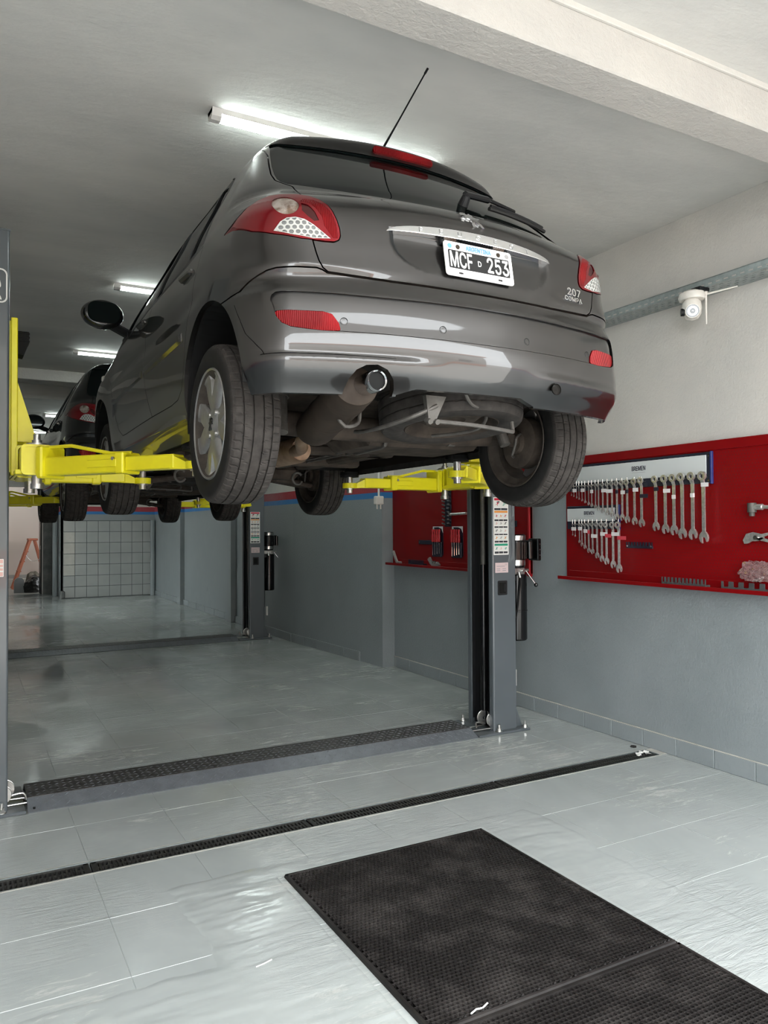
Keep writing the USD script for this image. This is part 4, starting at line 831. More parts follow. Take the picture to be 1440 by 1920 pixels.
def post(s, label, group=None):
    x0 = XC + s * QI
    th = thing('lift_post', label, 'car lift', (XC + s * (QI + .12), YF + .155, 0), group)
    M = lambda m: flip(m, s, XC); X = lambda q: XC + q            # q measured outward from the lift's middle (right post)
    # C-shaped column with rolled lips, open towards the car
    a = QI; b = QI + .20; y0, y1 = YF, YF + .31; t = .012; r = .014
    arc = lambda cx_, cy_, a0, a1, rr_: [(cx_ + rr_ * math.cos(math.radians(q)), cy_ + rr_ * math.sin(math.radians(q))) for q in np.linspace(a0, a1, 7)]
    outer = cs(arc(X(b) - .006, y0 + .006, -90, 0, .006) + arc(X(b) - .006, y1 - .006, 0, 90, .006) + arc(X(a) + r, y1 - r, 90, 180, r) + [(X(a), y1 - .045), (X(a) + t, y1 - .045), (X(a) + t, y1 - t), (X(b) - t, y1 - t), (X(b) - t, y0 + t), (X(a) + t, y0 + t), (X(a) + t, y0 + .045), (X(a), y0 + .045)] + arc(X(a) + r, y0 + r, 180, 270, r))
    col = put(th, 'column', M(outer.extrude(2.925).translate((0, 0, .018))), 'lift_grey', smooth=32)
    put(col, 'top_cap', M(box((X(a) - .003, y0 - .003, 2.943), (X(b) + .003, y1 + .003, 2.953), .002)), 'lift_grey')
    put(th, 'channel_cover', M(box((X(a) + .050, y0 + .015, .02), (X(a) + .058, y1 - .015, 2.9))), 'lift_black', label='black strip inside the column')
    put(th, 'guide_strip', M(cat_([box((X(a) + .02, y0 + .013, .05), (X(a) + .09, y0 + .03, 2.9)), box((X(a) + .02, y1 - .03, .05), (X(a) + .09, y1 - .013, 2.9))])), 'lift_black')
    put(th, 'hydraulic_cylinder', M(cyl((X(a) + .030, y0 + .15, .03), (X(a) + .030, y0 + .15, 1.16), .026, n=24)), 'motor_black', smooth=40)
    put(th, 'piston_rod', M(cyl((X(a) + .030, y0 + .15, 1.16), (X(a) + .030, y0 + .15, 1.75), .016, n=20)), 'iron_dusty', smooth=40)
    bp_ = put(th, 'base_plate', M(box((X(a) - (.148 if s > 0 else .082), y0 - .045, 0), (X(b) + .085, y1 + .075, .018), .004)), 'lift_grey')
    for q, yy in ((a - .02, y1 + .035), (a + .03, y0 - .022), (b + .055, y0 - .02), (b + .05, y1 + .04), (a - .11, y0 + .02)):
        if (q, yy) == (a - .11, y0 + .02): continue
        put(bp_, 'anchor_bolt', M(cat_([cyl((X(q), yy, .018), (X(q), yy, .023), .022, n=18), cyl((X(q), yy, .023), (X(q), yy, .040), .016, n=6), cyl((X(q), yy, .04), (X(q), yy, .066), .0095, n=12)])), 'zinc', smooth=30)
    put(bp_, 'gusset', M(m3.Manifold.hull_points(np.array([(X(b), y, z) for y in (y0 + .03, y0 + .042) for z in (.018, .20)] + [(X(b) + .07, y, .018) for y in (y0 + .03, y0 + .042)]))), 'lift_grey')
    for dx, dy in ((.012, .135), (.03, .05)): put(th, 'cable_pulley', M(lathe([(.012, -.010), (.048, -.010), (.050, -.007), (.038, -.002), (.038, .002), (.050, .007), (.048, .010), (.012, .010)], 28, (X(a) + dx, y0 + dy, .085), 'y')), 'zinc', smooth=30)
    put(th, 'cable', M(cat_([tube([(X(a) + .02, y0 + .135, .030), (X(a) - .10 - .07 * (s > 0), y0 + .13, .030)], .005, 8), tube([(X(a) + .02, y0 + .04, .030), (X(a) - .10 - .07 * (s > 0), y0 + .045, .030)], .005, 8), tube([(X(a) - .0, y0 + .10, .055), (X(a) - .07, y0 + .10, .065), (X(a) - .09, y0 + .075, .034)], .007, 8, smooth=10)])), 'zinc', smooth=40)
    put(th, 'conduit', M(cyl((X(b) + .072, y0 + .11, .285), (X(b) + .072, y0 + .11, .40), .013, n=14)), 'sticker_white', smooth=40)
    # yellow carriage
    for py in (y0 - .11, y1 + .10):
        pb = put(th, 'pivot_box', M(cs(rrect(.142, .150, .02, 3), rrect(.118, .126, .014, 3)).extrude(.15).transform(np.array([[1, 0, 0, X(a) - .115], [0, 0, 1, py - .075], [0, 1, 0, 1.770]], float))), 'lift_yellow'); put(pb, 'end_plate', M(box((X(a) - .178, py - .068, 1.703), (X(a) - .052, py - .062, 1.837))), 'lift_yellow')
    cg = put(th, 'carriage', M(cat_([box((X(a) - .040, y0 + .035, 1.705), (X(a) - .008, y1 - .035, 2.515), .004), box((X(a) - .01, y0 + .05, 1.72), (X(a) + .05, y1 - .05, 2.50))])), 'lift_yellow')
    for yy in (y0 + .06, y1 - .075): put(cg, 'gusset', M(m3.Manifold.hull_points(np.array([(X(a) - .04, y, z) for y in (yy, yy + .012) for z in (1.88, 2.19)] + [(X(a) - .135, y, 1.88) for y in (yy, yy + .012)]))), 'lift_yellow')
    hd = cs(rrect(.150, .165, .02, 3), rrect(.126, .141, .014, 3)).extrude(.28).transform(np.array([[1, 0, 0, X(a) - .105], [0, 0, 1, y0 + .015], [0, 1, 0, 1.775]], float))
    put(cg, 'crosshead', M(cat_([hd, box((X(a) - .185, y0 - .14, 1.700), (X(a) - .02, y1 + .14, 1.724), .003)])), 'lift_yellow', smooth=None)
    put(cg, 'door_bumper', M(m3.Manifold.hull_points(np.array([(X(a) - .04, y0 + .09, z) for z in (2.34, 2.46)] + [(X(a) - .04, y0 + .20, z) for z in (2.34, 2.46)] + [(X(a) - .095, y, z) for y in (y0 + .09, y0 + .20) for z in (2.40, 2.46)] + [(X(a) - .07, y, 2.335) for y in (y0 + .09, y0 + .20)]))), 'black_rubber', label='black rubber door bumper block')
    put(cg, 'bumper_ribs', M(cat_([box((X(a) - .099, y0 + .088, z), (X(a) - .04, y0 + .202, z + .012), .003) for z in (2.405, 2.425, 2.445)])), 'black_rubber')
    z0, z1 = 1.69, 1.778
    A1 = arm(th, s, (X(a) - .12, y0 - .11, 0), (XC + (.60 if s > 0 else .795), 3.40, 0), z0, z1, 1.808, 'rear')
    A2 = arm(th, s, (X(a) - .12, y1 + .10, 0), (XC + (.58 if s > 0 else .78), 4.66, 0), z0, z1, 1.800, 'front')
    return th, M, X, a, b, y0, y1
def place_label(s, parent, name, w, h, q, z, m, d=.0015, xs=None):
    xw = XC + q if xs is None else xs
    return put(parent, name, ext(cs(rrect(w, h, min(w, h) * .04)), d, 'rear', (xw, YF - .0003, z)), m)
def warn_sticker(parent, xw, zt, zb, w=.130):
    h = zt - zb; zc = (zt + zb) / 2; y = YF - .0022
    st_ = put(parent, 'warning_sticker', ext(cs(rrect(w, h, .005)), .0018, 'rear', (xw, YF - .0003, zc)), 'sticker_white', label='white warning sticker with pictograms')
    def bar(x0, x1, f0, f1, m, name): put(st_, name, box((xw + w * x0, y - .0006, zt - h * f0), (xw + w * x1, y + .0004, zt - h * f1)), m)
    bar(-.44, .44, .015, .055, 'print_red', 'heading'); bar(-.44, .44, .235, .270, 'print_orange', 'heading'); bar(-.44, .44, .805, .842, 'print_green', 'heading')
    rr_ = random.Random(3)
    for f0, f1, n in ((.19, .222, 2), (.385, .412, 3), (.505, .53, 3), (.635, .655, 3), (.755, .785, 3), (.94, .975, 3)):
        for k in range(n):
            x0 = -.44 + .88 * k / n; bar(x0 + .01, x0 + .88 / n - .02, f0, f1, 'print_black', 'caption')
    for f, n, cols in ((.12, 2, ('print_red', 'print_green')), (.325, 3, ('print_red', 'print_orange', 'print_red')), (.455, 3, ('print_salmon', 'print_grey', 'print_black')), (.58, 3, ('print_black', 'print_grey', 'print_salmon')), (.705, 3, ('print_orange', 'print_grey', 'print_orange')), (.89, 3, ('print_green', 'print_salmon', 'print_green'))):
        for k in range(n):
            xc_ = xw + w * (-.44 + .88 * (k + .5) / n); zz = zt - h * f; sz = .011 if n == 3 else .016; c1 = cols[k]
            body = cat_([obox((xc_ - sz, y, zz - sz * rr_.uniform(.2, .7)), (xc_ + sz * .8, y, zz + sz * rr_.uniform(.1, .8)), .0012, .0028), obox((xc_ - sz * .3, y, zz + sz * .8), (xc_ + sz * rr_.uniform(-.2, .3), y, zz - sz * .8), .0012, .0026), ext(cs(circ(sz * .3, 10)), .0012, 'rear', (xc_ + sz * rr_.uniform(-.5, .5), y + .0006, zz + sz * .5))])
            put(st_, 'pictogram', body, c1)
            if n == 2: put(st_, 'pictogram', ext(cs([(-.016, 0), (0, .006), (.017, .004), (.008, -.003)]), .0012, 'rear', (xc_ + .004, y + .0006, zz + .014)), 'print_black')
    return st_
def right_fittings(th, M, X, a, b, y0, y1):
    xm = X(a) + .075
    warn_sticker(th, xm, 1.632, 1.231)
    nm = place_label(1, th, 'name_plate', .112, .070, 0, 1.142, 'print_pink', xs=xm + .004)
    put(nm, 'print', cat_([text('CE', .012, .0006, 'rear', (xm + .042, YF - .0018, 1.164), False)] + [box((xm - .04, YF - .0024, z), (xm - .04 + w, YF - .0016, z + .004)) for z, w in ((1.150, .07), (1.132, .03), (1.120, .03))] + [box((xm + .01, YF - .0024, z), (xm + .04, YF - .0016, z + .004)) for z in (1.132, 1.120)]), 'print_grey')
    iv = put(th, 'inspection_cover', ext(cs(rrect(.078, .100, .008)), .006, 'rear', (xm + .008, YF, 1.002)), 'lift_black', smooth=30)
    put(iv, 'cover_inset', ext(cs(rrect(.052, .074, .004)), .003, 'rear', (xm + .006, YF - .006, 1.002)), 'black_rubber'); put(iv, 'cover_ridge', box((xm + .022, YF - .011, .972), (xm + .027, YF - .006, 1.03), .001), 'lift_black')
    # power unit on the outer side of the post
    xu = X(b) + .105; yu = y0 + .11
    pu = put(th, 'power_unit', lathe([(0, 1.135), (.060, 1.135), (.063, 1.145), (.063, 1.19), (.071, 1.192), (.071, 1.32), (.066, 1.325), (.066, 1.365), (.058, 1.372), (0, 1.372)], 32, (xu - .01, yu, 0)), 'motor_black', smooth=30, label='black electro-hydraulic power unit')
    put(pu, 'motor_band', lathe([(.0665, 1.328), (.0675, 1.33), (.0675, 1.362), (.0665, 1.364)], 32, (xu - .01, yu, 0)), 'bright_steel', smooth=30); put(pu, 'motor_neck', lathe([(.0635, 1.148), (.0645, 1.15), (.0645, 1.186), (.0635, 1.188)], 32, (xu - .01, yu, 0)), 'bright_steel', smooth=30)
    cb = put(pu, 'capacitor_box', box((xu + .13, yu - .07, 1.18), (xu + .165, yu + .04, 1.34), .006), 'motor_black'); put(pu, 'capacitor', cyl((xu + .095, yu - .02, 1.195), (xu + .095, yu - .02, 1.318), .030, n=24), 'motor_black', smooth=40); put(pu, 'capacitor_bracket', box((xu + .03, yu - .01, 1.318), (xu + .14, yu + .03, 1.328), .002), 'lift_black')
    for z in (1.22, 1.26, 1.30): put(cb, 'screw', cyl((xu + .15, yu - .070, z), (xu + .15, yu - .0735, z), .0035, n=8), 'bright_steel')
    put(pu, 'motor_fins', cat_([box((xu - .085, yu - .003 + .0, 1.195), (xu - .080, yu + .003, 1.315))] + [cyl((xu - .01 + .069 * math.cos(t), yu + .069 * math.sin(t), 1.195), (xu - .01 + .069 * math.cos(t), yu + .069 * math.sin(t), 1.315), .005, n=6) for t in np.linspace(0, 2 * PI, 20, endpoint=False)]), 'motor_black')
    vb = put(pu, 'valve_block', box((xu - .085, yu - .04, 1.083), (xu + .035, yu + .04, 1.132), .004), 'zinc'); put(vb, 'valve_nose', cyl((xu + .03, yu - .01, 1.108), (xu + .09, yu - .01, 1.112), .016, .010, 14), 'zinc', smooth=30); put(vb, 'hose_fitting', cat_([cyl((xu - .03, yu - .05, 1.10), (xu - .03, yu - .065, 1.06), .012, n=8), cyl((xu + .01, yu - .04, 1.11), (xu + .01, yu - .06, 1.11), .009, n=8)]), 'bright_steel')
    put(vb, 'lever', cyl((xu + .06, yu - .02, 1.108), (xu + .125, yu - .05, 1.008), .0045, n=10), 'chrome', smooth=40); put(vb, 'lever_ball', lathe([(0, -.016), (.009, -.013), (.015, -.005), (.015, .005), (.009, .013), (0, .016)], 18, (xu + .127, yu - .051, 1.004)), 'black_gloss', smooth=60)
    tk = put(pu, 'oil_tank', lathe([(0, .612), (.063, .612), (.070, .622), (.070, 1.075), (.066, 1.083), (0, 1.083)], 36, (xu - .005, yu, 0)), 'motor_black', smooth=30); put(tk, 'tank_seam', lathe([(.070, .818), (.0725, .821), (.0725, .829), (.070, .832)], 36, (xu - .005, yu, 0)), 'motor_black', smooth=30)
    put(pu, 'hose', tube([(xu - .03, yu - .06, 1.06), (xu - .05, yu - .085, 1.0), (xu - .065, yu - .085, .90), (xu - .075, yu - .07, .78)], .0075, 10, smooth=20), 'black_rubber', smooth=40)
    put(pu, 'mounting_bracket', box((X(b), yu - .05, 1.04), (xu - .03, yu + .05, 1.075), .003), 'lift_black')
    put(th, 'power_hose', tube([(X(b) + .008, y0 + .03, .92), (X(b) + .010, y0 + .03, .6), (X(b) + .014, y0 + .05, .40)], .006, 8, smooth=12), 'black_rubber')
R = post(1, 'grey lift post with the warning sticker, standing at right under the grey car'); post_r = R[0]; right_fittings(*R)
Lp = post(-1, 'large grey lift post cropped by the left edge, with the yellow carriage'); post_l = Lp[0]
# emblem and CE label on the near left post
xe = XC - QI - .10
em = put(post_l, 'maker_emblem', ext(cs(rrect(.155, .175, .03), rrect(.140, .160, .024)), .0015, 'rear', (xe + .012, YF - .0002, 2.66)), 'sticker_white', label='white swan-neck emblem in a rounded square')
def ribbon(pts, w0): 
    P = np.array(pts, float); t = np.arange(len(P)); tt = np.linspace(0, len(P) - 1, 40); Q = PC(t, P)(tt); T = np.gradient(Q, axis=0); T /= np.linalg.norm(T, axis=1)[:, None]; N = np.stack([-T[:, 1], T[:, 0]], 1); w = np.interp(tt, t, w0)[:, None] / 2
    return np.vstack([Q + N * w, (Q - N * w)[::-1]])
for pts, ww in (([(.010, .075), (.012, .045), (.035, .025), (.038, .0), (.012, -.018), (-.02, -.03), (-.035, -.05)], (.004, .010, .016, .02, .016, .012, .004)), ([(-.02, -.06), (.0, -.045), (.025, -.045), (.042, -.060), (.048, -.072)], (.004, .012, .016, .012, .004)), ([(-.04, .06), (-.03, .03), (-.045, .0), (-.05, -.04)], (.003, .012, .014, .003))):
    put(em, 'emblem_stroke', ext(m3.CrossSection([ribbon(pts, ww).tolist()], m3.FillRule.NonZero), .0015, 'rear', (xe + .012, YF - .0002, 2.66)), 'sticker_white')
ce = put(post_l, 'conformity_label', ext(cs(rrect(.105, .090, .004)), .0012, 'rear', (xe + .025, YF - .0002, 1.235)), 'print_salmon', label='salmon label with white CE letters')
put(ce, 'lettering', text('CE', .042, .0008, 'rear', (xe + .042, YF - .0014, 1.236), True), 'sticker_white'); put(ce, 'label_frame', ext(cs(rrect(.105, .090, .004), rrect(.098, .083, .003)), .0006, 'rear', (xe + .025, YF - .0014, 1.235)), 'sticker_white')
# tread-plate cable cover between the posts
cx0, cx1 = XC - QI + .09, XC + QI - .155
def cover(x0, x1):
    prof = [(4.278, 0), (4.375, .046), (4.56, .050), (4.60, .03), (4.60, 0)]
    return ext(cs(prof), x1 - x0, 'side', (x0, 0, 0))
cv = thing('cable_cover', 'long tread-plate cover over the lift cables, nearest one across the floor', 'cable cover', (XC, 4.43, 0))
put(cv, 'top_plate', box((cx0, 4.368, .0465), (cx1, 4.605, .0525), .001).rotate((0, 0, 0)), 'tread_steel_dark', label='dark worn top plate')
put(cv, 'front_ramp', ext(cs([(4.272, .0), (4.278, 0), (4.380, .046), (4.374, .052), (4.270, .006)]), cx1 - cx0, 'side', (cx0, 0, 0)), 'tread_steel_grey', label='sloping grey tread-plate front')
put(cv, 'rear_ramp', ext(cs([(4.604, .052), (4.598, .048), (4.66, 0), (4.668, 0)]), cx1 - cx0, 'side', (cx0, 0, 0)), 'tread_steel_dark')
put(cv, 'side_hole', cyl((cx0 + .03, 4.30, .012), (cx0 + .03, 4.304, .022), .006, n=12).translate((0, -.010, 0)), 'black_rubber')
studs = []
for i, x in enumerate(np.arange(cx0 + .02, cx1 - .02, .034)):
    for j in range(3):
        t = (j + .5 + .25 * (i % 2)) / 3.4; y = 4.272 + .104 * t; z = .004 + .047 * t; dx = .011 if (i + j) % 2 else -.011
        studs.append(m3.Manifold.hull_points(np.array([(x - dx, y - .009, z - .001), (x + dx, y + .009, z + .008), (x - .003, y + .002, z + .0055), (x + .003, y - .002, z + .0025), (x, y, z + .0052), (x + .004, y + .002, z)])))
    for j in range(5):
        y = 4.39 + .043 * j; dx = .011 if (i + j) % 2 else -.011
        studs.append(m3.Manifold.hull_points(np.array([(x - dx, y - .010, .0525), (x + dx, y + .010, .0525), (x - .004, y + .003, .0525), (x + .004, y - .003, .0525), (x, y, .0550)])))
put(cv, 'tread_studs', cat_(studs), 'tread_steel_grey', kind='stuff')
# the rear lift: the same parts, one bay deeper
DY = 5.15
base = lambda p: LOC[p]
copy(post_r, base(post_r) + [0, DY, 0], 'grey lift post of the rear lift, farther and smaller, beside the rear car')
copy(post_l, base(post_l) + [0, DY, 0], 'lift post of the rear lift on the left, only its yellow arms in view')
copy(cv, base(cv) + [0, DY, 0], 'far cable cover across the floor under the rear car')
# ---------------------------------------------------------------- red tool boards on the right wall
XW = XR - .001
def board(label, ya, yb, z0=1.060, z1=1.925, lip=True):
    t = thing('tool_board', label, 'tool board', (XW - .02, (ya + yb) / 2, z0))
    put(t, 'panel', box((XW - .022, ya, z0), (XW, yb, z1), .002), 'tool_red')
    put(t, 'top_rail', box((XW - .030, ya, z1 - .055), (XW - .020, yb, z1 + .003), .003), 'tool_red')
    put(t, 'end_strip', box((XW - .034, ya, z0 - .02), (XW - .002, ya + .022, z1), .003), 'tool_red_light')
    put(t, 'shelf', cat_([box((XW - .11, ya, z0 - .012), (XW, yb, z0 - .004), .002), box((XW - .112, ya, z0 - .012), (XW - .106, yb, z0 + .012), .002)]), 'tool_red')
    put(t, 'back_lip', box((XW - .027, ya + .03, z0 + .0), (XW - .021, yb - .03, z0 + .05), .002), 'tool_red')
    return t
bd1 = board('large red perforated tool board holding the wrenches, nearest on the right wall', 1.9, 4.292)
bd2 = board('second red tool board behind the right lift post', 4.70, 6.885, 1.058, 1.892)
def holes(parent, ya, yb, za, zb, p=.019):
    q = []
    k = 0
    for i, z in enumerate(np.arange(za, zb, p)):
        for y in np.arange(ya + (p / 2 if i % 2 else 0), yb, p):
            q.append((y, z))
    q = np.array(q); n = 6; th = np.arange(n) * PI / 3; r = .0036
    V = np.zeros((len(q), n, 3)); V[:, :, 0] = XW - .0224; V[:, :, 1] = q[:, :1] + r * np.cos(th); V[:, :, 2] = q[:, 1:] + r * np.sin(th)
    f = np.array([[0, k + 1, k] for k in range(1, n - 1)]); Fh = (f[None] + np.arange(len(q))[:, None, None] * n).reshape(-1, 3)
    put(parent, 'perforations', (V.reshape(-1, 3), Fh), 'tool_red_hole', kind='stuff')
mat('tool_red_hole', (.10, .001, .002), .6)
holes(bd1, 2.3, 4.27, 1.13, 1.86); holes(bd2, 4.75, 6.86, 1.13, 1.82)
def rack(label, y0, y1, z0, z1, hooks, tx, th_, strip_y1):
    """hanging rack: navy back rail, white strip with lettering, hooks"""
    t = thing('wrench_rack', label, 'wrench rack', (XW - .03, (y0 + y1) / 2, z0))
    bk = put(t, 'back_rail', box((XW - .034, y0 - .035, z0 - .055), (XW - .023, y1, z1 + .018), .002), 'navy')
    put(t, 'end_cap', box((XW - .040, y0 - .040, z0 - .060), (XW - .022, y0 - .026, z1 + .02), .002), 'navy_blue')
    st_ = put(t, 'label_strip', box((XW - .040, y0, z0), (XW - .034, strip_y1, z1), .001), 'label_board')
    put(st_, 'lettering', text('BREMEN', th_, .0008, 'wall', (XW - .0402, tx, (z0 + z1) / 2 + .012), True, width=th_ * 4.1), 'ink_navy')
    put(st_, 'small_print', box((XW - .041, tx - th_ * 2, (z0 + z1) / 2 - th_ * .55), (XW - .0401, tx + th_ * 2, (z0 + z1) / 2 - th_ * .48)), 'print_grey')
    for z in (z0 - .04, z1 - .008): put(t, 'screw', cyl((XW - .034, y0 - .018, z), (XW - .043, y0 - .018, z), .006, .005, 10), 'bright_steel')
    for y in hooks: put(t, 'hook', tube([(XW - .034, y, z0 - .018), (XW - .072, y, z0 - .022), (XW - .078, y, z0 - .016), (XW - .078, y, z0 + .012)], .0036, 6), 'bright_steel')
    return t
def wrench_section():
    ring = cs(circ(.068, 24, (0, -.03)), circ(.038, 12, (0, -.03)))
    shaft = cs([(-.030, -.085), (.030, -.085), (.026, -.16), (.024, -.5), (.026, -.84), (.034, -.90), (-.034, -.90), (-.026, -.84), (-.024, -.5), (-.026, -.16)])
    head = cs([(-.034, -.86), (.034, -.86), (.066, -.905), (.078, -.95), (.066, -.995), (.052, -1.01), (.028, -.945), (-.030, -.935), (-.024, -1.03), (-.052, -1.01), (-.074, -.955), (-.066, -.905)])
    return ring, shaft, head
_r, _s, _h = wrench_section()
def wrench_parts(L, y, zt, x):
    def E_(sec, t0, t1): return sec.extrude(t1 - t0).translate((0, 0, t0))
    T = np.array([[0, 0, -L, x], [-L, 0, 0, y], [0, L, 0, zt]], float)
    ring = E_(_r, .012, .052); nk = m3.Manifold.hull_points(np.array([(-.032, -.080, .014), (.032, -.080, .014), (-.032, -.080, .046), (.032, -.080, .046), (-.028, -.15, -.011), (.028, -.15, -.011), (-.028, -.15, .011), (.028, -.15, .011)]))
    sh = E_(_s.__class__([[(-.030, -.14), (-.026, -.5), (-.028, -.86), (.028, -.86), (.026, -.5), (.030, -.14)]]), -.011, .011)
    return [m.transform(T) for m in (ring + nk, sh, E_(_h, -.018, .018))]
protos = {}
def hang(name_, L, y, zt, x, label, group, tag=None):
    t = thing('combination_wrench', label, 'wrench', (x, y, zt), group)
    a, b, c = wrench_parts(L, y, zt, x)
    put(t, 'shaft', b, 'tool_chrome'); put(t, 'ring_end', a, 'tool_chrome'); put(t, 'open_end', c, 'tool_chrome')
    if tag:
        f, w, m_ = tag; z = zt - L * f; hw = max(.032 * L, .010)
        put(t, 'paper_tag', cat_([box((x - .014 * L - .003, y - hw, z - .012), (x + .014 * L, y + hw, z + .012), .001), box((x - .016 * L - .005, y - hw - w, z - .013), (x - .016 * L - .003, y + hw * .3, z + .011))]), m_)
    return t
ORD = ['first', 'second', 'third', 'fourth', 'fifth', 'sixth', 'seventh', 'eighth', 'ninth', 'tenth', '11th', '12th', '13th', '14th', '15th', '16th', '17th', '18th', '19th', '20th', '21st', '22nd', '23rd', '24th']
UP = [(3.06, 1.732, 1.308), (3.136, 1.734, 1.329), (3.211, 1.733, 1.332), (3.275, 1.731, 1.356), (3.34, 1.73, 1.364), (3.413, 1.73, 1.382), (3.531, 1.727, 1.408), (3.589, 1.724, 1.423), (3.65, 1.721, 1.436), (3.695, 1.72, 1.453), (3.741, 1.719, 1.458), (3.784, 1.719, 1.48), (3.828, 1.717, 1.489), (3.87, 1.716, 1.509), (3.909, 1.715, 1.525), (3.94, 1.715, 1.541), (3.975, 1.713, 1.554), (4.004, 1.713, 1.568), (4.04, 1.712, 1.583), (4.07, 1.713, 1.598), (4.099, 1.712, 1.61), (4.125, 1.711, 1.621), (4.152, 1.711, 1.633), (4.175, 1.711, 1.642)]
LOW = [(3.729, 1.445, 1.105), (3.78, 1.445, 1.133), (3.838, 1.444, 1.156), (3.884, 1.446, 1.174), (3.928, 1.447, 1.197), (3.97, 1.447, 1.226), (4.009, 1.447, 1.234), (4.045, 1.446, 1.261), (4.074, 1.445, 1.279), (4.101, 1.444, 1.304), (4.142, 1.443, 1.349), (4.167, 1.441, 1.358)]
rack('long upper wrench rack with the white lettered strip', 3.068, 4.27, 1.733, 1.846, [u[0] for u in UP] + [3.545], 3.585, .028, 4.26)
rack('short lower wrench rack with the small white lettered strip', 3.80, 4.268, 1.462, 1.553, [u[0] for u in LOW], 4.04, .024, 4.262)
tags = {0: (.16, .03, 'tag_white'), 1: (.33, .0, 'tag_white'), 3: (.36, .01, 'tag_white'), 4: (.25, .035, 'tag_white'), 5: (.22, .02, 'navy'), 6: (.36, .05, 'navy'), 7: (.22, .03, 'tag_white'), 8: (.25, .0, 'navy'), 9: (.28, .02, 'tag_white'), 10: (.26, .0, 'navy'), 12: (.25, .045, 'tag_white'), 13: (.24, .03, 'tag_white'), 16: (.3, .01, 'tag_white'), 19: (.3, .02, 'tag_white'), 22: (.4, .02, 'tag_white')}
for i, (y, zt, zb) in enumerate(UP):
    hang('u', (zt - zb) / 1.07, y, zt, XW - .074 - .0012 * (i % 3), ('largest chrome combination wrench, first from the right on the upper rack' if i == 0 else f'chrome combination wrench, {ORD[i]} from the right on the upper rack'), 'wrenches on the upper rack', tags.get(i))
tags2 = {0: (.30, .06, 'tag_red'), 1: (.24, .05, 'tag_white'), 2: (.30, .04, 'tag_red'), 3: (.28, .05, 'tag_white'), 5: (.42, .04, 'tag_white'), 6: (.3, .0, 'tag_red'), 7: (.3, .02, 'tag_white'), 9: (.25, .02, 'tag_white'), 11: (.4, .03, 'tag_white')}
for i, (y, zt, zb) in enumerate(LOW):
    hang('l', (zt - zb) / 1.07, y, zt, XW - .074 - .0012 * (i % 3), ('largest wrench on the lower rack, at its right end' if i == 0 else f'chrome combination wrench, {ORD[i]} from the right on the lower rack'), 'wrenches on the lower rack', tags2.get(i))
# small black rack, combs and loose tools
def comb(label, y0, y1, z, h, m_, n, x=XW - .03, screws=True, tilt_=0.):
    t = thing('tool_rack', label, 'tool rack', (x, (y0 + y1) / 2, z))
    W_ = y1 - y0; out = [(0, 0), (W_, 0), (W_, h)]
    for k in range(n):
        a = W_ * (1 - (k + .25) / n); b_ = W_ * (1 - (k + .78) / n); out += [(a, h), (a - .0015, h * .42), ((a + b_) / 2, h * .34), (b_ + .0015, h * .42), (b_, h)]
    out += [(0, h)]
    put(t, 'toothed_plate', ext(cs(out), .004, 'wall', (x, y1, z)), m_)
    put(t, 'back_plate', box((x, y0, z), (XW - .022, y1, z + h * .35), .001), m_)
    if screws:
        for y in (y0 + .012, y1 - .012): put(t, 'screw', cyl((x - .004, y, z + h * .35), (x - .009, y, z + h * .35), .006, n=10), 'bright_steel')
    return t
comb('small black socket rack screwed under the upper wrenches', 3.485, 3.705, 1.282, .040, 'navy', 9)
def loose_comb(y0, y1, z, label, n, m_='comb_grey'): return comb(label, y0, y1, z, .05, m_, n, XW - .062, False)
loose_comb(3.06, 3.385, 1.060, 'grey slotted holder lying on the red shelf, left one', 12)
loose_comb(2.50, 2.955, 1.058, 'grey slotted holder with wide slots on the red shelf, at the right edge', 7)
t = thing('ratchet', 'chrome ratchet head on the board at the right edge of the photo', 'ratchet', (XW - .05, 2.72, 1.53))
put(t, 'head', cat_([cyl((XW - .06, 2.755, 1.50), (XW - .06, 2.755, 1.552), .024, n=24), cyl((XW - .06, 2.755, 1.478), (XW - .06, 2.755, 1.50), .015, n=16)]), 'iron_dusty', smooth=30); put(t, 'shaft', cat_([cyl((XW - .06, 2.74, 1.53), (XW - .06, 2.69, 1.528), .017, n=16), cyl((XW - .06, 2.69, 1.528), (XW - .06, 2.50, 1.518), .011, n=12)]), 'tool_chrome', smooth=30)
t = thing('pliers', 'slip-joint pliers on the board at the right edge, below the ratchet', 'pliers', (XW - .05, 2.72, 1.34))
put(t, 'jaw', ext(cs([(0, 0), (.02, .035), (.06, .045), (.10, .038), (.13, .03), (.12, .006), (.09, -.004), (.05, -.006), (.03, -.018), (.008, -.02)]), .012, 'wall', (XW - .04, 2.82, 1.345)), 'tool_chrome'); put(t, 'handle', cat_([ext(cs([(.09, .03), (.16, .044), (.32, .040), (.32, .028), (.16, .030), (.11, .014)]), .012, 'wall', (XW - .045, 2.82, 1.345)), ext(cs([(.08, .004), (.15, -.010), (.32, -.020), (.32, -.008), (.16, .004), (.11, .018)]), .012, 'wall', (XW - .04, 2.82, 1.345))]), 'tool_chrome'); put(t, 'pivot', cyl((XW - .05, 2.735, 1.36), (XW - .066, 2.735, 1.36), .012, n=14), 'bright_steel')
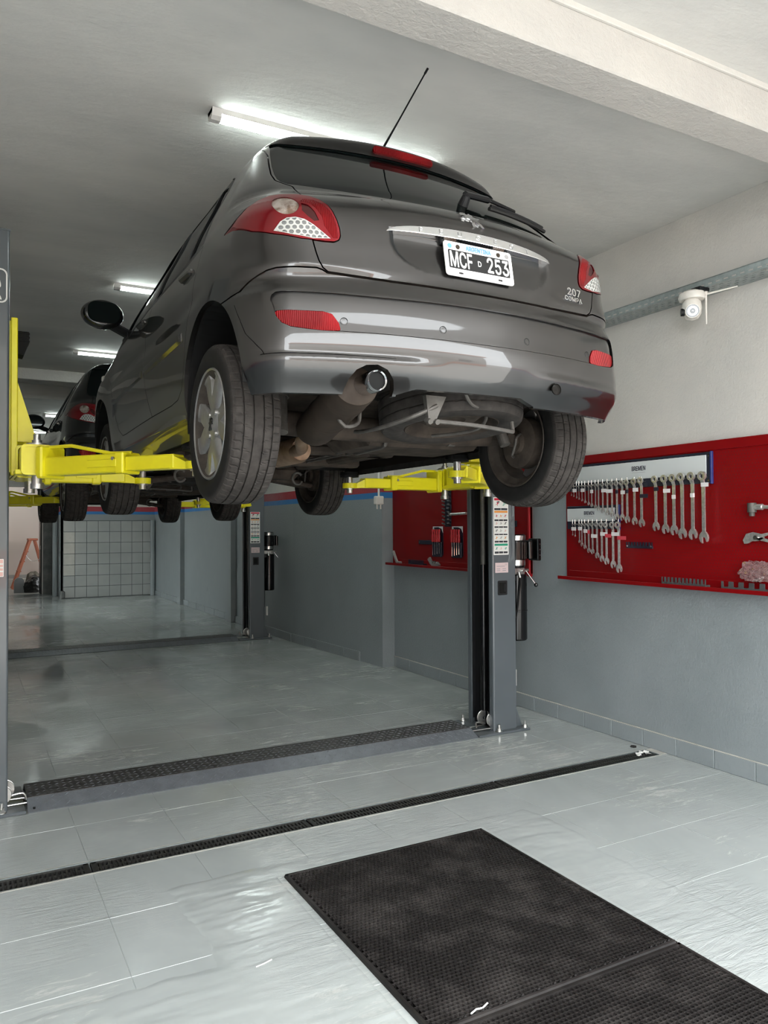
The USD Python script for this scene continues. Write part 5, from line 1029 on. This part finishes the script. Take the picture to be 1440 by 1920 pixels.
# crumpled clear bag with small metal bits
v, f = arr(trimesh.creation.icosphere(3, 1.)); v = v * (.62 + .5 * meshkit.fbm(v * 1.7 + 7, 2, 5) + .09 * np.random.default_rng(5).uniform(-1, 1, len(v)) + .5 * np.abs(meshkit.noise(v * 2.6 + 3, 8) - .5))[:, None]; v = v * [.038, .105, .072]; v[:, 2] = np.maximum(v[:, 2], -.045)
n_ = {"t": ("transparent_bsdf", {"color": (.95, .80, .80)}), "gl": ("glossy_bsdf", {"color": (.9, .9, .9), "roughness": .06}), "df": ("diffuse_bsdf", {"color": (.85, .72, .72)}), "lw": ("layer_weight", {"blend": .35}), "m1": ("mix_closure", {"fac": .10}), "m2": ("mix_closure", {})}
MAT['clear_film'] = usdkit.material(stage, '/World/Looks/clear_film', n_, [("t.BSDF", "m1.closure1"), ("df.BSDF", "m1.closure2"), ("lw.facing", "m2.fac"), ("m1.closure", "m2.closure1"), ("gl.BSDF", "m2.closure2")], surface="m2.closure")
t = thing('plastic_bag', 'crumpled clear plastic bag on the red shelf at the right edge', 'plastic bag', (XW - .07, 2.73, 1.10)); put(t, 'film', (v + [XW - .068, 2.73, 1.165], f), 'clear_film'); put(t, 'metal_bits', cat_([obox((XW - .07, 2.75 - .02 * k, 1.118), (XW - .075, 2.72 - .02 * k, 1.128 + .01 * k), .012, .012, .003) for k in range(3)]), 'zinc')
# second board: screwdriver packs, slotted strip, loose spanners, rails
def pack(y, label):
    t = thing('screwdriver_set', label, 'screwdriver set', (XW - .03, y, 1.15))
    put(t, 'card', box((XW - .026, y - .085, 1.165), (XW - .022, y + .085, 1.425), .001), 'navy'); put(t, 'header', ext(cs([(-.085, -.06), (-.085, .0), (.085, .0), (.085, -.06), (.06, -.02), (0, -.008), (-.06, -.02)]), .003, 'wall', (XW - .026, y, 1.432)), 'label_board')
    put(t, 'print', box((XW - .0305, y - .02, 1.416), (XW - .029, y + .06, 1.424)), 'ink_navy'); put(t, 'tray', box((XW - .045, y - .08, 1.15), (XW - .026, y + .08, 1.29), .006), 'navy')
    for k in range(4):
        yy = y + .055 - .037 * k
        d_ = put(t, 'screwdriver', lathe([(0, 0), (.010, .0), (.0125, .01), (.0125, .06), (.009, .08), (.0125, .1), (.011, .115), (0, .118)], 12, (XW - .050, yy, 1.288)), 'handle_red', smooth=40); put(d_, 'blade', cyl((XW - .050, yy, 1.165 + .006 * k), (XW - .050, yy, 1.29), .0042, n=8), 'chrome', smooth=40)
pack(6.02, 'red-handled screwdriver set on the rear board, left pack'); pack(5.70, 'red-handled screwdriver set beside the lift post, right pack')
t = thing('tool_rack', 'upright grey slotted strip on the rear red board', 'tool rack', (XW - .03, 5.84, 1.43))
put(t, 'strip', box((XW - .030, 5.80, 1.43), (XW - .022, 5.90, 1.86), .001), 'navy')
for k in range(12):
    for s_ in (0, 1): put(t, 'slot_tooth', obox((XW - .034, 5.815 + .075 * s_, 1.45 + .034 * k), (XW - .060, 5.80 + .10 * s_, 1.462 + .034 * k), .026, .012, .002), 'comb_grey')
t = thing('wall_rail', 'short black rail on the rear red board, left of the screwdrivers', 'rail', (XW - .03, 6.2, 1.28)); put(t, 'bar', box((XW - .032, 6.05, 1.262), (XW - .022, 6.36, 1.302), .002), 'navy'); put(t, 'screw', cyl((XW - .032, 6.34, 1.282), (XW - .036, 6.34, 1.282), .006, n=8), 'bright_steel')
t = thing('wall_rail', 'short black rail right of the lift post, above the motor', 'rail', (XW - .03, 5.0, 1.44)); put(t, 'bar', box((XW - .032, 4.86, 1.425), (XW - .022, 5.25, 1.475), .002), 'navy'); put(t, 'screw', cyl((XW - .032, 4.90, 1.45), (XW - .037, 4.90, 1.45), .007, n=8), 'bright_steel')
t = thing('adjustable_spanner', 'chrome adjustable spanner lying on the rear red shelf', 'spanner', (XW - .06, 5.95, 1.06)); put(t, 'jaw', ext(cs([(0, .05), (.03, .07), (.07, .02), (.12, .01), (.16, .03), (.20, .005), (.19, -.01), (.08, -.012), (.04, .01)]), .02, 'wall', (XW - .05, 6.14, 1.075)), 'tool_chrome'); put(t, 'thumb_wheel', cyl((XW - .06, 6.02, 1.10), (XW - .085, 6.02, 1.10), .013, n=14), 'bright_steel')
t = thing('spanner', 'small chrome spanner leaning in the corner of the rear red shelf', 'spanner', (XW - .06, 6.78, 1.056)); put(t, 'shaft', obox((XW - .05, 6.74, 1.06), (XW - .03, 6.86, 1.18), .02, .035, .004), 'tool_chrome'); put(t, 'jaw', box((XW - .065, 6.67, 1.056), (XW - .035, 6.75, 1.085), .006), 'tool_chrome')
loose_comb(6.22, 6.50, 1.060, 'dark slotted holder lying on the rear red shelf', 14, 'navy')
t = thing('screwdriver', 'chrome driver bit on the slotted strip behind the lift post', 'screwdriver', (XW - .05, 5.70, 1.55)); put(t, 'shank', cyl((XW - .055, 5.77, 1.54), (XW - .055, 5.52, 1.545), .012, n=12), 'tool_chrome', smooth=40); put(t, 'tip', cyl((XW - .055, 5.77, 1.54), (XW - .055, 5.80, 1.55), .016, .006, 10), 'iron_dusty', smooth=40)
# ---------------------------------------------------------------- drain, rubber mats, lamps, cable tray, camera, conduit, things at the back
DX1 = XR - .07
ch = thing('drain_channel', 'steel drain channel let into the floor', 'drain', (1.9, 3.47, -.06))
put(ch, 'trough', cat_([box((XL, DY0 + .002, -.06), (DX1, DY0 + .006, .0015)), box((XL, DY1 - .006, -.06), (DX1, DY1 - .002, .0015)), box((XL, DY0 + .002, -.064), (DX1, DY1 - .002, -.058)), box((DX1 - .004, DY0 + .002, -.06), (DX1, DY1 - .002, .0015))]), 'zinc_tray')
put(ch, 'cement_edge', cat_([box((XL, DY0 - .006, -.01), (DX1, DY0 + .002, .0012)), box((XL, DY1 - .002, -.01), (DX1, DY1 + .006, .0012))]), 'bare_cement')
put(ch, 'cement_end', box((DX1, DY0, -.06), (XR, DY1, .001)), 'bare_cement')
gx = [XL + .02, .478, 1.478, 2.62, DX1 - .006]
for k, lab in enumerate(('black drain grate at the left edge of the photo', 'black drain grate second from the left, in front of the lift', 'black drain grate in the middle, behind the rubber mat', 'black drain grate at the right, running to the wall')):
    x0, x1 = gx[k] + .004, gx[k + 1] - .004; ya, yb = DY0 + .008, DY1 - .008
    t = thing('drain_grate', lab, 'drain grate', ((x0 + x1) / 2, 3.47, -.02))
    put(t, 'grate_frame', cat_([box((x0, ya, -.02), (x1, ya + .016, -.003), .002), box((x0, yb - .016, -.02), (x1, yb, -.003), .002), box((x0, ya, -.02), (x0 + .025, yb, -.003), .002), box((x1 - .025, ya, -.02), (x1, yb, -.003), .002)]), 'grate_iron')
    bars = [box((x, ya + .014, -.02), (x + .0085, yb - .014, -.0045)) for x in np.arange(x0 + .03, x1 - .03, .0185)] + [box((x0, (ya + yb) / 2 - .006, -.02), (x1, (ya + yb) / 2 + .006, -.005))]
    put(t, 'grate_bars', cat_(bars), 'grate_iron', kind='stuff')
t = thing('debris', 'white rubble scraps on the drain beside the right wall', 'rubble', (3.74, 3.48, 0))
for k in range(9): put(t, 'scrap', m3.Manifold.hull_points(nrg.normal(0, 1, (9, 3)) * [.012, .008, .006] + [3.70 + .02 * (k % 5) + nrg.normal(0, .006), 3.475 + nrg.normal(0, .016), .006]), 'sticker_white')
t = single('stone_chip', 'dark lump of dirt by the wall end of the drain', 'rubble', m3.Manifold.hull_points(nrg.normal(0, 1, (14, 3)) * [.016, .012, .010] + [3.80, 3.60, .010]), 'grate_iron')
single('paint_flake', 'thin white paint strip lying on the front edge of the mat', 'paint flake', tube([(1.30, 1.866, .0142), (1.325, 1.876, .0142), (1.345, 1.872, .0142), (1.372, 1.884, .0142)], .0028, 6), 'sticker_white')
single('paint_flake', 'thin white paint curl on the floor left of the mat', 'paint flake', tube([(.84, 2.42, .002), (.87, 2.425, .003), (.90, 2.436, .002)], .0025, 6), 'sticker_white')
# rubber honeycomb mats
def rubber_mat(x0, x1, y0, y1, label, seam):
    t = thing('rubber_mat', label, 'mat', ((x0 + x1) / 2, (y0 + y1) / 2, 0)); H_ = .012; e = .016
    p = .0166; nx = int((x1 - x0 - 2 * e) / p); ny = int((y1 - y0 - 2 * e) / p); px, py = (x1 - x0 - 2 * e) / nx, (y1 - y0 - 2 * e) / ny
    th = np.arange(6) * PI / 3 + .0; hx, hy = .37 * px * np.cos(th), .40 * py * np.sin(th)
    sq = np.array([(.5, -.0), (.5, .5), (-.5, .5), (-.5, 0), (-.5, -.5), (.5, -.5)]) * [px, py]
    top = np.c_[sq, np.full(6, H_)]; ring = np.c_[hx, hy, np.full(6, H_ - .0012)]; low = np.c_[hx * .8, hy * .8, np.full(6, .001)]
    V = np.vstack([top, ring, low]); Fc = []
    for k in range(6):
        j = (k + 1) % 6; Fc += [[k, j, 6 + j], [k, 6 + j, 6 + k], [6 + k, 6 + j, 12 + j], [6 + k, 12 + j, 12 + k]]
    Fc = np.array(Fc); cxs = x0 + e + px * (np.arange(nx) + .5); cys = y0 + e + py * (np.arange(ny) + .5)
    C_ = np.array([(x + (px * .5 if j % 2 else 0), y, 0) for j, y in enumerate(cys) for x in cxs])
    C_ = C_[C_[:, 0] < x1 - e]
    put(t, 'honeycomb', ((C_[:, None, :] + V[None]).reshape(-1, 3), (Fc[None] + np.arange(len(C_))[:, None, None] * len(V)).reshape(-1, 3)), 'mat_rubber', kind='stuff')
    put(t, 'base_sheet', box((x0 + .004, y0 + .004, .0002), (x1 - .004, y1 - .004, .0016)), 'black_rubber')
    rim = lambda lo, hi: m3.Manifold.hull_points(np.array([(x, y, 0) for x in (lo[0], hi[0]) for y in (lo[1], hi[1])] + [(x, y, H_) for x in (lo[0] + .004, hi[0] - .001) for y in (lo[1] + .004, hi[1] - .001)]))
    put(t, 'rim', cat_([rim((x0, y0), (x0 + e, y1)), rim((x1 - e, y0), (x1, y1)), rim((x0, y1 - e), (x1, y1)), rim((x0, y0), (x1, y0 + e))]), 'mat_rubber')
    if seam: put(t, 'seam_strip', cat_([tube([(x0 + .01, y0 + .008, H_), (x1 - .01, y0 + .008, H_)], .008, 8)] + [m3.Manifold.sphere(.006, 8).translate((x, y0 + .02 + .004 * math.sin(x * 90), H_ - .001)) for x in np.arange(x0 + .02, x1 - .01, .021)]), 'mat_rubber', smooth=40)
rubber_mat(1.155, 2.140, 1.842, 2.980, 'black honeycomb rubber mat, the one farther from the camera', True)
rubber_mat(1.157, 2.142, .70, 1.8425, 'black honeycomb rubber mat, the nearer one cropped by the bottom edge', False)
# LED battens
def batten(x, y, label, L=1.22):
    t = thing('ceiling_lamp', label, 'ceiling lamp', (x + L / 2, y, CEIL - .03), 'LED battens on the ceiling' if False else None)
    put(t, 'housing', ext(cs([(-.038, 0), (.038, 0), (.030, -.020), (-.030, -.020)]), L, 'side', (x, y, CEIL)), 'led_case')
    put(t, 'diffuser', ext(cs([(-.030, -.019), (.030, -.019), (.024, -.038), (.010, -.044), (-.010, -.044), (-.024, -.038)]), L - .08, 'side', (x + .04, y, CEIL)), 'led_light', smooth=40)
    for xx in (x, x + L - .045): put(t, 'end_cap', ext(cs([(-.037, -.001), (.037, -.001), (.030, -.034), (.014, -.047), (-.014, -.047), (-.030, -.034)]), .045, 'side', (xx, y, CEIL)), 'led_case')
    return t
la = batten(.975, 3.41, 'LED batten lamp nearest the camera, behind the grey car roof')
for y, dz, lab in ((6.20, 0, 'LED batten lamp second in the row, above the wing mirror'), (8.72, 0, 'LED batten lamp third in the row, over the rear car'), (12.4, -.19, 'LED batten lamp fourth in the row, on the lower back ceiling'), (14.6, -.19, 'smallest LED batten lamp far at the back of the ceiling')): copy(la, LOC[la] + [.04, y - 3.41, dz], lab)
for y, lab in ((6.20, 'LED batten lamp of the right-hand row, behind the grey car'), (8.72, 'LED batten lamp of the right-hand row, above the rear car')): copy(la, LOC[la] + [1.62, y - 3.41, 0], lab)
copy(la, [1.0, 19.9, 2.97], 'lamp in the room behind the doorway')
for x, y, lab in ((.02, 3.10, 'round plaster patch on the ceiling near the left edge, front one'), (.10, 4.34, 'round plaster patch on the ceiling above the left lift post')):
    single('ceiling_patch', lab, 'plaster patch', cyl((x, y, CEIL - .004), (x, y, CEIL + .002), .055, n=24), 'beam_plaster')
# perforated cable tray
TX0 = 3.725
tr = thing('cable_tray', 'perforated galvanised cable tray along the right wall', 'cable tray', (3.80, 4.3, 2.80))
ya, yb = 1.7, 6.85; Lt = yb - ya
slots = [[(y - .014, z - .004), (y + .014, z - .004), (y + .014, z + .004), (y - .014, z + .004)] for y in np.arange(.03, Lt - .03, .052) for z in (.012,)]
put(tr, 'front_flange', (m3.CrossSection([[(0, 0), (Lt, 0), (Lt, .044), (0, .044)]], m3.FillRule.NonZero) - m3.CrossSection(slots, m3.FillRule.NonZero)).extrude(.002).transform(np.array([[0, 0, 1, TX0], [1, 0, 0, ya], [0, 1, 0, 2.797]], float)), 'zinc_tray')
sl = [[(y - .013, x - .0035), (y + .013, x - .0035), (y + .013, x + .0035), (y - .013, x + .0035)] for j, x in enumerate((.03, .06, .09, .12)) for y in np.arange(.03 + (.025 if j % 2 else 0), Lt - .03, .052)]
put(tr, 'bottom_plate', (m3.CrossSection([[(0, 0), (Lt, 0), (Lt, XR - TX0), (0, XR - TX0)]], m3.FillRule.NonZero) - m3.CrossSection(sl, m3.FillRule.NonZero)).extrude(.002).transform(np.array([[0, 1, 0, TX0], [1, 0, 0, ya], [0, 0, 1, 2.795]], float)), 'zinc_tray')
put(tr, 'rolled_edge', box((TX0, ya, 2.839), (TX0 + .012, yb, 2.843)), 'zinc_tray'); put(tr, 'wall_flange', box((XR - .003, ya, 2.797), (XR - .001, yb, 2.84)), 'zinc_tray')
for y in (2.6, 3.9, 5.2): put(tr, 'splice_screw', cat_([cyl((TX0 + .04 + .05 * k, y, 2.795), (TX0 + .04 + .05 * k, y, 2.790), .007, n=8) for k in range(2)]), 'zinc')
# security camera hanging under the tray
cxp, cyp = 3.70, 3.03
sc = thing('security_camera', 'white dome security camera hanging under the cable tray', 'security camera', (cxp, cyp, 2.60))
put(sc, 'mount', cat_([box((cxp - .02, cyp - .075, 2.775), (cxp + .06, cyp - .005, 2.797), .003)]), 'black_trim')
v, f = lathe([(0, .055), (.05, .052), (.072, .040), (.080, .018), (.072, .0), (0, .0)], 36); v = v * [.85, 1.0, 1.]; put(sc, 'base', (v + [cxp, cyp, 2.735], f), 'white_plastic', smooth=40)
v, f = lathe([(0, .0), (.040, -.002), (.052, -.020), (.055, -.05), (.050, -.085), (.034, -.112), (0, -.122)], 36); hd = put(sc, 'head', (v + [cxp, cyp, 2.738], f), 'white_plastic', smooth=40)
fd = np.array([-.72, -.68, -.12]); fd /= np.linalg.norm(fd); hc = np.array([cxp, cyp, 2.665])
ring = lambda r0, r1, t0, t1, n=28: cyl(hc + fd * t0, hc + fd * t1, r0, r1, n)
put(hd, 'face_frame', ring(.043, .040, .030, .058), 'white_plastic', smooth=30); put(hd, 'face', ring(.037, .036, .05, .0595), 'black_gloss'); put(hd, 'led_ring', ring(.029, .029, .055, .0605), 'lens_white'); put(hd, 'lens', ring(.015, .013, .058, .064), 'black_gloss', smooth=30); put(hd, 'lens_glint', ring(.005, .004, .062, .0652, 12), 'lens_white')
put(hd, 'side_hinge', cyl((cxp - .052, cyp + .035, 2.665), (cxp - .035, cyp + .02, 2.665), .022, n=18), 'black_trim')
put(sc, 'aerial', cyl((cxp + .045, cyp - .062, 2.76), (cxp + .042, cyp - .064, 2.585), .0062, .0045, 10), 'white_plastic', smooth=40); put(sc, 'aerial', cyl((cxp + .045, cyp - .07, 2.76), (cxp + .11, cyp - .22, 2.772), .006, .0045, 10), 'white_plastic', smooth=40)
put(sc, 'aerial_knuckle', cyl((cxp + .045, cyp - .062, 2.755), (cxp + .045, cyp - .062, 2.785), .010, n=12), 'white_plastic')
# hanging conduit drops with sockets
def drop(x, y, z, label):
    t = thing('hanging_socket', label, 'socket', (x, y, z)); put(t, 'conduit', cyl((x, y, z + .06), (x, y, CEIL), .011, n=12), 'sticker_white', smooth=40); put(t, 'socket_box', box((x - .045, y - .03, z), (x + .045, y + .03, z + .085), .008), 'white_plastic'); put(t, 'plug_pins', cat_([cyl((x + k, y, z - .045), (x + k, y, z), .008, n=8) for k in (-.02, .02)]), 'white_plastic')
    return t
d1 = drop(3.66, 6.80, 1.655, 'white socket box hanging on a conduit beside the pilaster')
copy(d1, np.array([3.20, 10.0, 1.655]), 'small white socket box hanging behind the rear lift post')
# ladder, sack, bag and stone at the doorway
def ladder():
    t = thing('step_ladder', 'orange A-frame step ladder in the room behind the doorway', 'ladder', (1.33, 20.3, 0)); top = 1.17
    for q, (xa, xb) in enumerate(((1.40, 1.02), (1.40, 1.02))):
        yy = 20.15 + .45 * q; put(t, 'front_rail', obox((xa, yy, top), (xb, yy, 0), .03, .06, .006), 'ladder_orange')
        put(t, 'rear_rail', obox((1.50, yy, top), (1.80, yy, 0), .025, .045, .005), 'ladder_orange')
    for k in range(4): f_ = (k + .8) / 5; put(t, 'step', box((1.40 - .38 * (1 - f_) - .04, 20.15, top * f_ - .015), (1.40 - .38 * (1 - f_) + .05, 20.6, top * f_ + .01), .004), 'ladder_orange')
    put(t, 'top_cap', box((1.35, 20.12, top - .02), (1.56, 20.63, top + .03), .008), 'ladder_orange'); put(t, 'spreader', tube([(1.30, 20.14, .80), (1.45, 20.14, .66), (1.60, 20.14, .72)], .008, 6, smooth=12), 'ladder_metal')
ladder()
def lump(c, s, seed, k=.35, n=4, flat=-.8):
    v, f = arr(trimesh.creation.icosphere(n, 1.)); d = meshkit.fbm(v * 1.3 + seed, 2, seed); e = np.abs(meshkit.noise(v * 4.2 + seed, seed) - .5); v = v * (.66 + k * d * 1.1 + .25 * k * e)[:, None]; v[:, 2] = np.maximum(v[:, 2], flat); return v * s + np.array(c), f
t = single('rubbish_bag', 'shiny black rubbish bag slumped in the doorway', 'rubbish bag', lump((1.385, 19.06, .135), (.20, .20, .19), 3, .7), 'bag_black', smooth=35)
single('sack', 'brownish grey sack behind the black rubbish bag', 'sack', lump((1.42, 19.50, .22), (.20, .2, .27), 8, .3), 'sack_brown', smooth=50)
single('stone_block', 'grey rounded stone block beside the black rubbish bag', 'stone block', cs([(0, 0), (.20, 0), (.20, .28), (.16, .33), (.08, .34), (.02, .29), (0, .2)]).extrude(.2).transform(np.array([[1, 0, 0, .99], [0, 0, 1, 18.98], [0, 1, 0, 0]], float)), 'stone_grey')
single('skirting_board', 'white board lying across the floor behind the doorway', 'board', box((.2, 20.75, 0), (1.35, 20.85, .22), .01), 'plaster_white')
